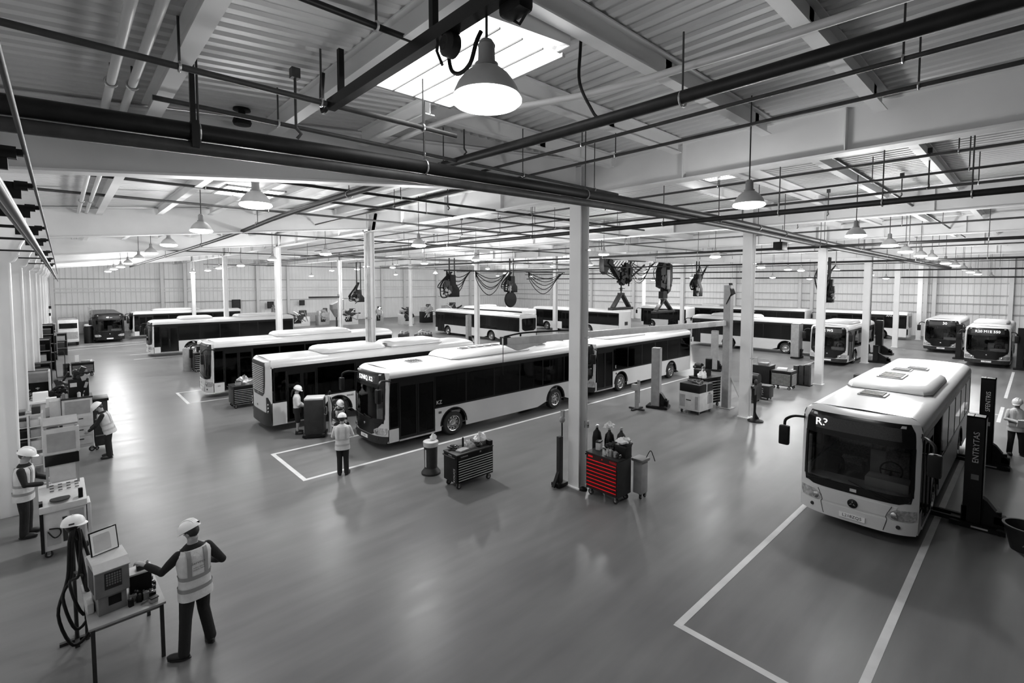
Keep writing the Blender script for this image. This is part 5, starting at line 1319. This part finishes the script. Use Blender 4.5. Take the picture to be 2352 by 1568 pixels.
crate('white flat carton on the white bench', -.72, 25.3, 1.62, .42, .3, .30, 'paper', lid=False)
T = thing('grey_booth', 'wide dark grey hooded booth against the left wall', 'booth', (-.92, 27.6, 0)); MB().bx(-.42, .44, .3, .36, 0, 2.4).build('back_panel', 'dark', T); MB().bx(-.42, .44, -.36, .36, 2.0, 2.38).build('hood', 'grey', T, bev=.02); MB().bx(.40, .46, -.38, .38, 0, 2.42).build('side_panel', 'light', T); MB().bx(-.42, .4, -.36, .3, 0, .85).build('base_cabinet', 'grey', T)
cylinder_bottle('dark drum standing inside the grey hooded booth, left one', -1.12, 27.4, .85, .12, .8, 'dark'); cylinder_bottle('black drum standing inside the grey hooded booth, right one', -.85, 27.4, .85, .11, .85, 'black'); crate('dark case with small labels inside the grey hooded booth', -.62, 27.4, .85, .26, .3, .5, 'dark')
T = thing('parts_washer', 'dark parts washer behind the pale drawer cabinet', 'machine', (-.28, 26.2, 0)); MB().bx(-.3, .34, -.4, .4, .1, 1.3).build('tank', 'dark', T, bev=.03); MB().bx(-.34, .38, -.44, .44, 1.3, 1.42).build('lid', 'black', T, bev=.02); ho_ = MB(); ho_.tube([(-.2, -.2, 1.4), (-.1, -.1, 1.8), (.15, 0, 1.9), (.3, .05, 1.6)], .06, 8); ho_.build('arm', 'black', T, smooth=True); MB().bx(.0, .3, -.1, .3, 1.42, 1.75).build('control_box', 'mid', T, bev=.02); jb = MB(); junk(jb, (0, -.1, 1.6), .35, .35, .25, 35, 14); jb.build('fittings', 'black', T, smooth=True)
T = thing('stacked_bins', 'dusty stack of clear drawers left of the pale drawer cabinet', 'drawers', (-.42, 24.1, 0)); 
MB().bx(-.17, .19, -.26, .26, 0, .1).build('plinth', 'dark', T)
for k in range(4): MB().bx(-.16, .18, -.25, .25, .1+.38*k, .44+.38*k).build('drawer', ('mid', 'grey', 'mid', 'light')[k], T, bev=.02)
crate('white carton on the stack of clear drawers', -.41, 24.05, 1.58, .28, .26, .3, 'paper', lid=False)
for k, (x, y, w_, h_, m_, lb) in enumerate([(-.98, 31.5, .7, 1.1, 'black', 'low black bench with tools along the left wall'), (-.2, 31.0, .5, .9, 'dark', 'dark grinder stand along the left wall'), (-.95, 35.0, .8, 1.9, 'dark', 'dark shelving unit along the left wall'), (-.98, 40.2, .75, 2.7, 'black', 'tall black rack halfway down the left wall'), (-.9, 46.0, .8, 3.2, 'black', 'tallest black rack far down the left wall'), (-.85, 52, .9, 2.0, 'grey', 'grey cabinet far down the left wall'), (-.2, 55, .8, 1.9, 'grey', 'grey crate before the pale box van'), (-.9, 60, .8, 2.4, 'mid', 'pale grey locker near the far left corner')]):
    T = thing('equipment_rack', lb, 'rack', (x, y, 0)); MB().bx(-w_/2, w_/2, .25, .35, 0, h_).build('back', m_, T)
    n_ = max(2, int(h_/.55))
    for j in range(n_+1): MB().bx(-w_/2, w_/2, -.35, .3, j*h_/n_*.97, j*h_/n_*.97+.04).build('shelf_board', 'grey' if m_ == 'black' else m_, T)
    for sx_ in (-1, 1): MB().bx(sx_*w_/2-.02, sx_*w_/2+.02, -.36, .3, 0, h_).build('side', m_, T)
    for j in range(n_): crate('%s item on the %s, %s shelf from the floor' % (('dark', 'grey', 'pale')[j % 3], lb.split(' along')[0].split(' halfway')[0].split(' far')[0].split(' with')[0].split(' before')[0].split(' near')[0], ORD[j]), x+R.uniform(-.08, .08), y-.05, j*h_/n_*.97+.04, w_*R.uniform(.5, .75), .4, h_/n_*R.uniform(.45, .8), ('black', 'dark', 'mid')[j % 3], group='items on the left wall racks')
T = thing('hand_truck', 'tall pole trolley with trays left of the sheet-topped tool chest', 'trolley', (-.22, 41.4, 0)); p_ = MB(); p_.tube([(-.18, 0, .1), (-.18, 0, 1.4), (.2, 0, 1.65), (.2, 0, .1)], .02, 8); p_.build('frame', 'black', T, smooth=True); MB().bx(-.2, .2, -.2, .2, .1, .14).build('tray', 'dark', T)
T = thing('waste_drum', 'dark ribbed drum left of the sheet-topped tool chest', 'drum', (.05, 42.1, 0)); MB().lathe([(0, .06), (.16, .06), (.16, .3), (.165, .31), (.16, .32), (.16, .6), (.165, .61), (.16, .62), (.16, .86), (0, .86)], n=20).build('drum', 'dark', T, smooth=True); MB().bx(-.24, .24, -.2, .2, 0, .07).build('dolly', 'black', T)
T = thing('sheet_stand', 'white sheet board standing on the left aisle tool chest', 'sign', (.58, 41.95, .9)); MB().box(0, 0, .24, .2, .02, .46, rx=-.1).build('board', 'paper', T); MB().bx(-.1, .1, -.05, .08, 0, .03).build('foot', 'grey', T)
crate('tray of parts on the left aisle tool chest', .98, 41.95, .9, .4, .3, .1, 'mid', lid=False, name='tray', cat='tray'); rag('white rag on the right end of the left aisle tool chest', 1.28, 41.95, .9, .13, 41, 'paper', .14)
rag('crumpled sacks on the chest before the far worker', 7.2, 38.8, 1.3, .4, 43, 'cloth', .35); crate('dark machine on the chest before the far worker', 6.9, 39.0, 1.3, .5, .4, .4, 'black')
T = thing('grey_barrel', 'grey drum left of the chest before the far worker', 'drum', (6.15, 39.4, 0)); MB().lathe([(0, 0), (.26, 0), (.26, 1.5), (.2, 1.6), (0, 1.6)], n=20).build('drum', 'mid', T, smooth=True); MB().cyl((0, 0, 1.6), .05, .12, 10).build('bung', 'dark', T)
rag('heap of metal parts on the chest by the rounded-windscreen bus', 6.45, 26.3, 1.08, .38, 47, 'steel', .38); crate('dark tin on the chest by the rounded-windscreen bus', 6.1, 26.1, 1.08, .2, .2, .2, 'mid')
# ---- right middle: generator cart, stand, lifts
T = thing('generator_cart', 'pale metal generator cart with dark engine on top, right of centre', 'generator', (21.62, 10.72, 0), -.05)
MB().bx(-.62, .62, -.52, .52, .16, 1.0).build('lower_case', 'light', T, bev=.03); MB().bx(-.60, .02, -.50, .50, 1.0, 1.38).build('engine', 'black', T, bev=.03); MB().bx(.04, .60, -.50, .50, 1.0, 1.36).build('control_case', 'dark', T, bev=.03)
MB().bx(.0, .05, -.51, .51, 1.0, 1.36).build('divider', 'light', T)
MB().bx(-.635, -.62, -.1, .14, .62, .66).build('handle', 'black', T); MB().bx(-.63, -.62, .2, .46, .3, .86).build('dent_panel', 'mid', T); MB().bx(-.63, -.62, -.44, -.30, .25, .85).build('label_strip', 'mid', T); MB().bx(.1, .5, -.532, -.52, .45, .85).build('vent_panel', 'mid', T); text('lettering', '775', .12, 'dark', T, (.25, -.535, .9), (PI/2, 0, 0), ext=.001)
hs = MB()
for k in range(4): hs.tube([(-.5+.1*k, -.4, 1.38), (-.2, -.3+.2*k, 1.46), (.2, -.2+.15*k, 1.44), (.5, .1*k, 1.40)], .035, 8)
hs.build('hoses', 'pipegrey', T, smooth=True)
for sx_ in (-1, 1):
    for sy_ in (-1, 1): caster(T, sx_*.5, sy_*.42, .08)
crate('stack of dark cases on the tall black chest, right of centre', 23.0, 11.1, 1.45, .8, .5, .35, 'black'); rag('pale cloth and straps on the tall black chest, right of centre', 22.6, 10.9, 1.45, .22, 51, 'paper', .4)
crate('leaning black panel on the tall black chest, right of centre', 23.35, 10.95, 1.8, .5, .3, .5, 'blackpaint', rz=.4, lid=False)
def lift_post(label, x, y, h, w_, m, rz=0, foot=.55, txt=None, fork=None, tall=False):
    T = thing('lift_post', label, 'vehicle lift', (x, y, 0), rz)
    p = MB(); p.bx(-w_/2, w_/2, -w_*.42, -w_*.36, .04, h); p.bx(-w_/2, -w_/2+.05, -w_*.40, w_*.42, .04, h); p.bx(w_/2-.05, w_/2, -w_*.40, w_*.42, .04, h); p.bx(-w_/2+.04, w_/2-.04, w_*.1, w_*.14, .04, h); p.bx(-w_/2, w_/2, -w_*.42, w_*.42, h-.03, h)
    p.build('mast', m, T)
    b = MB(); b.bx(-w_*.8, w_*.8, -foot*1.2, foot*.8, .02, .12); b.prism([(-foot*1.15, .12), (-w_*.42, .12), (-w_*.42, .75), (-w_*.6, .7), (-foot*1.1, .3)], -w_*.3, w_*.3, 'YZ'); b.build('base', 'black', T)
    mo = MB(); mo.box(0, -foot*.95, .28, w_*.6, .22, .22); mo.cyl((0, -foot*.9, .36), .07, .12, 10); mo.build('motor', 'black', T, bev=.02)
    for sx_ in (-1, 1): MB().lathe([(0, -.03), (.08, -.03), (.08, .03), (0, .03)], (0, 0, .08), 14, 'X').build('wheel', 'rubber', T, smooth=True, loc=(sx_*w_*.7, -foot*1.0, 0))
    if fork:
        f = MB(); f.bx(-w_*.5, -w_*.3, .1, fork, .05, .16); f.bx(w_*.3, w_*.5, .1, fork, .05, .16); f.bx(-w_*.5, w_*.5, .1, .2, .05, .5); f.build('fork', 'black', T)
    if txt:
        text('lettering', txt, .16, 'light', T, (-w_/2-.004, -.02, h-.75), (PI/2, -PI/2, -PI/2), ext=.001)
        o = MB().bx(-w_/2-.006, -w_/2-.001, -.09, .05, h-1.55, h-1.42).build('rating_plate', 'grey', T)
        o = MB().bx(-w_*.8-.004, -w_*.8, -.3, .0, .05, .09).build('base_label', 'light', T)
    return T
lift_post('black mobile lift post nearest the camera, beside the front of the star-badged bus', 16.45, .92, 2.75, .42, 'blackpaint', txt='ENTRYTAS', fork=.9, foot=.5)
lift_post('second black mobile lift post beside the star-badged bus, further back', 22.25, 1.02, 2.9, .42, 'blackpaint', txt='SFENTRIS', fork=.75, foot=.5)
lift_post('grey lift post in front of the rear wheel of the middle lane', 20.95, 12.4, 2.9, .46, 'mid', rz=.3, foot=.5)
lift_post('grey lift post in front of the crosswise bus', 32.8, 15.0, 2.75, .5, 'mid', rz=.3, foot=.4)
lift_post('grey lift post before the middle of the rear-corner bus', 29.6, 38.4, 2.85, .45, 'mid', foot=.4)
lift_post('grey lift post covering the side of the crosswise bus', 43.2, 13.1, 2.75, .75, 'mid', foot=.3)
lift_post('black lift post at the tail of the dark-sided bus, far right', 50.9, 9.1, 2.85, .55, 'blackpaint', foot=.8)
lift_post('black lift post left of the lit route bus at the right edge', 52.1, 4.2, 2.75, .42, 'blackpaint', foot=.4)
lift_post('black lift post right of the lit route bus at the right edge', 48.6, .75, 2.9, .42, 'blackpaint', foot=.4)
lift_post('black lift base behind the far right column', 45.2, 8.25, 1.3, .4, 'blackpaint', foot=.8)
T = thing('axle_stand', 'slim grey support stand left of the first grey lift post', 'stand', (19.9, 12.8, 0)); s_ = MB(); s_.cyl((0, 0, .05), .10, 1.15, 14); s_.cyl((.14, 0, .3), .07, 1.1, 12); s_.build('pillar', 'mid', T, smooth=True); b_ = MB(); b_.bx(-.4, .45, -.06, .06, 0, .07); b_.bx(-.06, .06, -.4, .4, 0, .07); b_.build('foot', 'dark', T); MB().bx(-.3, -.1, -.12, .12, .95, 1.25).build('saddle', 'mid', T, bev=.02)
# hose bundle on the second column
T = thing('hose_bundle', 'bundle of hoses hung on the column right of the generator, coiled on the floor', 'hoses', (21.98, 8.28, 0))
hb = MB()
for k in range(5): hb.tube([(-.2+.1*k, 0, 1.5), (-.12+.07*k, -.04, 1.1), (-.05+.04*k, -.05, .7), (-.06+.04*k, -.05, .35), (-.3+.16*k, -.1, .04)], .028, 8)
hb.build('hoses', 'black', T, smooth=True)
cb = MB()
for k in range(5): cb.torus((0, -.1, .03+.012*k), .30-.035*k, .022, 24, 6)
cb.build('floor_coil', 'black', T, smooth=True)
vb = MB(); vb.box(.05, 0, 1.5, .5, .12, .1); vb.ell((.2, 0, 1.65), .08, .07, .16); vb.box(0, -.02, 1.3, .2, .1, .3); vb.build('valve_block', 'dark', T, smooth=True)
for k, (x, y, w_, d_, h_, m_, lb) in enumerate([(25.6, 9.75, .8, .7, .95, 'dark', 'dark wheeled drum box right of the hose-bundle column'), (26.6, 9.5, .6, .7, .75, 'dark', 'dark wheeled box with white letters, right of the hose-bundle column')]):
    T = thing('wheeled_box', lb, 'box', (x, y, 0)); MB().bx(-w_/2, w_/2, -d_/2, d_/2, .12, h_).build('case', m_, T, bev=.05)
    for sx_ in (-1, 1): caster(T, sx_*w_*.35, -d_*.35, .06)
    if k: text('lettering', 'MAV', .2, 'light', T, (-w_/2-.004, 0, .45), (PI/2, -PI/2, -PI/2), ext=.001)
    else: MB().lathe([(0, -.32), (.28, -.32), (.3, 0), (.28, .32), (0, .32)], n=20, axis='Y').build('reel', 'black', T, smooth=True, loc=(.1, 0, 1.15))
T = thing('suitcase_rack', 'row of dark upright cases before the column by the lit-sign bus', 'case', (31.9, 9.35, 0))
for k in range(3): MB().bx(-.2, .2, -.45+.3*k, -.2+.3*k, .05, 1.25-.06*k).build('case', 'dark', T, bev=.03)
MB().bx(-.26, .26, -.52, .46, 0, .06).build('base', 'black', T)
crate('flat carton lying on the two-sided tool chest', 30.05, 9.8, 1.05, .6, .5, .12, 'light', rz=.2, lid=False); crate('looped cable tray on the black counter', 30.1, 10.8, 1.24, .5, .5, .12, 'grey', lid=False, name='tray', cat='tray')
T = thing('pump_unit', 'small dark pump unit behind the near bus roof, right of the slim column', 'machine', (33.6, 9.4-2.6, 0)); MB().bx(-.3, .3, -.3, .3, .0, .75).build('case', 'dark', T, bev=.02); MB().bx(-.26, .26, -.31, -.3, .25, .5).build('label_plate', 'mid', T)
T = thing('bucket', 'large dark tub at the right edge of the picture', 'bucket', (15.72, -.02, 0)); MB().lathe([(0, 0), (.26, 0), (.38, .52), (.41, .53), (.41, .56), (.36, .56), (.25, .03), (0, .03)], n=32).build('tub', 'dark', T, smooth=True); MB().tube([(-.4, 0, .52), (-.43, 0, .3), (-.38, .05, .2)], .012, 6).build('handle', 'steel', T, smooth=True)
# ---- far machines by the back wall and around the rear-corner bus
def machine(label, x, y, w_, d_, h_, m_, seed, name='machine', cat='machine'):
    T = thing(name, label, cat, (x, y, 0)); r = random.Random(seed)
    MB().bx(-w_/2, w_/2, -d_/2, d_/2, 0, h_*.6).build('base', m_, T, bev=.03)
    MB().bx(-w_*.4, w_*.25, -d_*.4, d_*.4, h_*.6, h_*.85).build('head', 'mid' if m_ != 'mid' else 'light', T, bev=.03)
    MB().bx(w_*.1, w_*.4, -d_*.2, d_*.2, h_*.6, h_).build('column', 'dark', T, bev=.02)
    p_ = MB()
    for k in range(4): p_.tube([(r.uniform(-.5, .5)*w_, -d_/2, h_*.3), (r.uniform(-.5, .5)*w_, -d_*.6, h_*.7), (r.uniform(-.4, .4)*w_, -d_*.2, h_*.95)], .05, 6)
    p_.build('pipes', 'steel', T, smooth=True)
    MB().bx(-w_*.3, w_*.1, -d_/2-.03, -d_/2, h_*.2, h_*.5).build('panel', 'black', T)
    jb = MB(); junk(jb, (0, -d_*.3, h_*.62), w_*.5, d_*.4, h_*.32, seed, 16); jb.build('fittings', 'mid' if seed % 2 else 'dark', T, smooth=True)
for k, a in enumerate([(24.0, 70, 3.0, 1.2, 2.2, 'light', 'long pale lathe by the back wall, left of the slim post'), (27.5, 70, 1.6, 1.2, 2.4, 'mid', 'grey machine by the back wall, behind the slim post'), (30.5, 68, 2.4, 1.2, 2.3, 'light', 'pale milling machine by the back wall'), (34.0, 66, 1.4, 1.2, 2.6, 'mid', 'grey press left of the pale cabinet by the back wall'), (37.0, 63, 1.8, 1.5, 2.5, 'light', 'pale boxy machine cabinet by the back wall'), (40.8, 63.5, 1.6, 1.3, 2.8, 'black', 'black machine with pale pipes by the back wall'), (44.0, 62.0, 2.6, 1.6, 3.0, 'black', 'cluttered black engine stand left of the rear-corner bus'), (21.5, 71, 1.2, 1.0, 3.2, 'black', 'tall dark machine above the tail of the third bus'), (37.0, 51.0, 1.4, 1.2, 1.6, 'dark', 'dark machine before the rear-corner bus front')]):
    machine(a[6], *a[:6], 60+k)
for k, (x, y) in enumerate([(28.2, 44.5), (29.4, 46.2), (27.2, 46.8)]):
    T = thing('engine', '%s engine on the floor left of the rear-corner bus' % ('nearest', 'second', 'farthest')[k], 'engine', (x, y, 0), .4*k, 'engines left of the rear-corner bus')
    MB().bx(-.9, .9, -.4, .4, .1, .55).build('block', 'dark', T, bev=.05); p_ = MB()
    for j in range(5): p_.cyl((-.7+.35*j, -.2, .5), .12, .25, 10)
    p_.build('cylinders', 'steel', T, smooth=True); p_ = MB(); p_.tube([(-.9, .2, .6), (0, .3, .8), (.9, .2, .6)], .07, 8); p_.build('manifold', 'mid', T, smooth=True)
    MB().bx(-1, 1, -.45, .45, 0, .1).build('pallet', 'grey', T)
for k, (x, y, z, w_, h_, lb) in enumerate([(18.0, 76.6, 3.05, 1.1, 1.3, 'dark screen on the back wall left of the third column'), (22.5, 76.6, 2.8, .9, 1.0, 'small dark board on the back wall above the third bus tail'), (27.0, 76.6, 3.0, .8, .8, 'small square board on the back wall, middle')]):
    T = thing('wall_board', lb, 'board', (x, y, z)); MB().box(0, 0, 0, w_, .08, h_).build('panel', 'black', T); MB().box(0, -.05, 0, w_*.8, .02, h_*.8).build('face', 'dark', T)
T = thing('floodlight_arm', 'dark bar lamp bracketed to the slim post by the back wall', 'lamp', (19.9, 51.6, 4.5)); MB().bx(-1.0, 2.2, -.12, .12, -.1, .1).build('bar', 'dark', T); MB().bx(2.1, 2.25, -.1, .1, -.06, .3).build('bracket', 'grey', T)
T = thing('funnel_hopper', 'grey hopper hanging beside the slim post by the back wall', 'hopper', (22.6, 53.5, 2.2)); MB().loft([[(-.15, -.15, 0), (.15, -.15, 0), (.15, .15, 0), (-.15, .15, 0)], [(-.6, -.4, .9), (.7, -.4, .9), (.7, .4, .9), (-.6, .4, .9)], [(-.6, -.4, 1.4), (.7, -.4, 2.0), (.7, .4, 2.0), (-.6, .4, 1.4)]]).build('hopper', 'grey', T); MB().tube([(0, 0, 0), (0, 0, -2.2)], .1, 8).build('chute', 'dark', T)
for k, (x, y, lb) in enumerate([(-1.0, 67.5, 'upper'), (-1.0, 63, 'lower')]):
    T = thing('wall_mounted_extinguisher', 'pale extinguisher-like bottle on the far left wall, %s one' % lb, 'extinguisher', (x+.1, y, 2.6-.5*k)); MB().lathe([(0, 0), (.12, 0), (.12, .7), (.05, .82), (0, .85)], n=16).build('bottle', 'light', T, smooth=True); MB().bx(-.1, .1, -.1, .1, .85, 1.1).build('head', 'black', T)
T = thing('lidded_drum', 'dark upright drum with pale lid between the box van and the black bus', 'drum', (1.85, 64.5, 0)); MB().lathe([(0, 0), (.36, 0), (.38, 1.5), (.3, 1.7), (0, 1.7)], n=20).build('drum', 'black', T, smooth=True); MB().lathe([(0, 1.7), (.34, 1.72), (.3, 1.9), (0, 1.92)], n=20).build('lid', 'light', T, smooth=True)
T = thing('ladder', 'slim ladder post standing left of the black bus', 'ladder', (2.1, 66, 0)); 
for sx_ in (-1, 1): MB().bx(sx_*.14-.03, sx_*.14+.03, -.03, .03, 0, 3.6).build('rail', 'grey', T)
for k in range(10): MB().bx(-.12, .12, -.02, .02, .3+.34*k, .34+.34*k).build('rung', 'grey', T)
T = thing('dust_sheet', 'grey sheeted stack left of the pale box van', 'stack', (-.85, 64, 0)); MB().loft([[(-.5, -.5, 0), (.4, -.5, 0), (.4, .5, 0), (-.5, .5, 0)], [(-.45, -.4, 1.6), (.3, -.4, 1.7), (.3, .4, 1.7), (-.45, .4, 1.6)], [(-.1, -.2, 2.3), (.1, -.2, 2.4), (.1, .2, 2.4), (-.1, .2, 2.3)]]).build('sheet', 'mid', T, bev=.05); MB().bx(-.5, .45, -.55, .55, 0, .1).build('pallet', 'dark', T)
# ------------------------------------------------------------------ lamps
lamp_parts = {}
def pendant(x, y, z, label, top, power, group, near=False, gmin=.26, cone=136):
    T = thing('pendant_lamp', label, 'lamp', (x, y, z), group=group)
    key = near
    if key not in lamp_parts:
        d = {}
        sh = MB().lathe([(.262, .055), (.255, .09), (.225, .155), (.175, .22), (.115, .27), (.085, .285), (.08, .275), (.165, .212), (.215, .15), (.246, .088), (.254, .055)], n=40, caps=False)
        sh.f += [] ; d['lamp_shade'] = (sh.mesh('lamp_shade', smooth=True), 'light')
        df = MB().lathe([(.0, -.035), (.10, -.032), (.19, -.018), (.25, .0), (.276, .022), (.276, .038), (.262, .06), (.24, .07), (.0, .07)], n=40, caps=False)
        d['diffuser'] = (df.mesh('diffuser', smooth=True), 'lampnear' if near else 'lamp')
        nk = MB().lathe([(.0, .285), (.09, .285), (.092, .31), (.068, .315), (.065, .43), (.07, .45), (.045, .49), (.0, .495)], n=20)
        d['neck'] = (nk.mesh('neck', smooth=True), 'mid')
        for k, (me, m) in d.items(): me.materials.append(M[m])
        lamp_parts[key] = d
    for k, (me, m) in lamp_parts[key].items(): inst(k, me, T)
    MB().tube([(0, 0, .48), (0, 0, top-z)], .012, 6).build('hanging_rod', 'pipegrey', T)
    if power:
        ld = bpy.data.lights.new('lamp_light', 'SPOT'); ld.energy = power; ld.spot_size = math.radians(cone); ld.spot_blend = .7; ld.shadow_soft_size = .24
        lo = bpy.data.objects.new('lamp_light', ld); COL.objects.link(lo); lo.location = (0, 0, -.06); lo.parent = T
        pd = bpy.data.lights.new('lamp_fill', 'POINT'); pd.energy = max(power, gmin*LP)*FILL; pd.shadow_soft_size = .26  # fill light added in the air below the lamp, brightens roof and walls
        po = bpy.data.objects.new('lamp_fill', pd); COL.objects.link(po); po.location = (0, 0, -.30); po.parent = T
    return T
LP = 800; FILL = .42
left_row = [(2.51, 3.01, 7.40, 0), (2.69, 9.86, 7.4, .05), (2.89, 15.7, 7.4, .42), (3.05, 22.4, 7.4, .26), (3.22, 28.9, 7.39, .26), (3.37, 35.5, 7.36, .32), (3.43, 42.5, 7.31, .5), (3.53, 49.5, 7.24, .6), (3.5, 56, 7.2, .8), (3.49, 63, 7.12, 1)]
pendant(*left_row[0][:3], 'largest pendant lamp, glowing right under the rooflight at the top of the picture', 9.0, 12, 'row of pendant lamps over the left aisle', near=True, gmin=.12)
for k, (x, y, z, p) in enumerate(left_row[1:]):
    pendant(x, y, z, '%s pendant lamp after the largest one, in the row over the left aisle' % ORD[k], zl(x), LP*p, 'row of pendant lamps over the left aisle', cone=(100, 108, 120)[k] if k < 3 else 136)
right_row = [(9.35, 3.7, 7.4, .12), (17.8, 3.87, 7.4, .6), (23.2, 3.96, 7.39, .8), (28, 4.19, 7.37, .7), (32.5, 4.24, 7.36, .6), (36, 4.21, 7.37, .55), (41, 4.12, 7.21, .5), (45.5, 4.06, 7.17, .5), (50.5, 4.01, 7.03, .5), (55, 3.96, 6.86, .5), (60, 3.83, 6.77, .5), (66, 3.26, 6.55, .35)]
for k, (x, y, z, p) in enumerate(right_row):
    pendant(x, y, z, '%s pendant lamp from the camera in the row towards the right edge' % ORD[k], 9.4, LP*p, 'row of pendant lamps towards the right edge', cone=(100, 120)[k] if k < 2 else 136)
mid_a = [(10.11, 16.2, 7.4, 1.0), (9.69, 24.1, 7.4, .7), (9.67, 32.3, 7.4, .7), (10.51, 43, 7.34, .7), (10.67, 51, 7.31, .7), (10.92, 57, 7.23, .8), (10.96, 65, 7.18, 1)]
for k, (x, y, z, p) in enumerate(mid_a):
    pendant(x, y, z, '%s pendant lamp from the camera along the left line of columns' % ORD[k], 9.35, LP*p, 'pendant lamps along the left line of columns', cone=116 if k == 0 else 136)
mid_b = [(21.5, 16.0, 7.5, .9), (19.1, 24, 7.41, 1), (20.46, 32, 7.46, 1), (23.31, 42, 7.45, 1), (23.48, 50, 7.45, 1), (23.61, 57, 7.44, 1), (24.2, 65, 6.9, 1)]
for k, (x, y, z, p) in enumerate(mid_b):
    pendant(x, y, z, '%s pendant lamp from the camera in the middle of the hall, left of centre' % ORD[k], 9.4, LP*p, 'pendant lamps in the middle of the hall')
mid_c = [(26.2, 12.07, 7.39, .8), (38, 14.05, 7.12, .8), (44, 14.16, 7.07, .7), (48, 14.39, 7.07, .6), (50, 12.21, 7.11, .6), (58, 11.27, 6.76, .6), (64, 11.1, 6.46, .5), (56, 19.5, 6.56, .7), (62, 17.7, 6.44, .6)]
for k, (x, y, z, p) in enumerate(mid_c):
    pendant(x, y, z, '%s pendant lamp in the group right of the nearest column, counted by distance' % ORD[k], 9.4, LP*p, 'pendant lamps right of the nearest column')
mid_d = [(31.66, 40, 7.9), (40.1, 48, 7.78), (34.85, 52, 7.21), (46.7, 52, 7.37), (42, 38.5, 7.9), (50, 41.2, 7.14), (58, 29.6, 6.65), (64, 38.7, 6.4), (33, 26, 7.5), (44, 27, 7.5), (54, 62, 7.2), (36, 64, 7.2), (62, 50, 7.2), (62, 62, 7.2)]
for k, (x, y, z) in enumerate(mid_d):
    pendant(x, y, z, '%s small pendant lamp of the far hall, over the rearmost buses' % ORD[k], 9.4, LP, 'small pendant lamps of the far hall')
# ------------------------------------------------------------------ render look
w = bpy.data.worlds.new('world'); C.world = w; w.use_nodes = True
w.node_tree.nodes['Background'].inputs['Color'].default_value = (.8, .8, .8, 1); w.node_tree.nodes['Background'].inputs['Strength'].default_value = .05
C.view_settings.view_transform = 'Standard'; C.view_settings.look = 'None'; C.view_settings.gamma = 1; C.view_settings.use_curve_mapping = False
C.view_settings.exposure = .80
cy = C.cycles
cy.use_denoising = True; cy.use_adaptive_sampling = True; cy.adaptive_threshold = .03
cy.max_bounces = 6; cy.diffuse_bounces = 4; cy.glossy_bounces = 3; cy.transmission_bounces = 3; cy.transparent_max_bounces = 12
cy.caustics_reflective = False; cy.caustics_refractive = False; cy.sample_clamp_indirect = 6
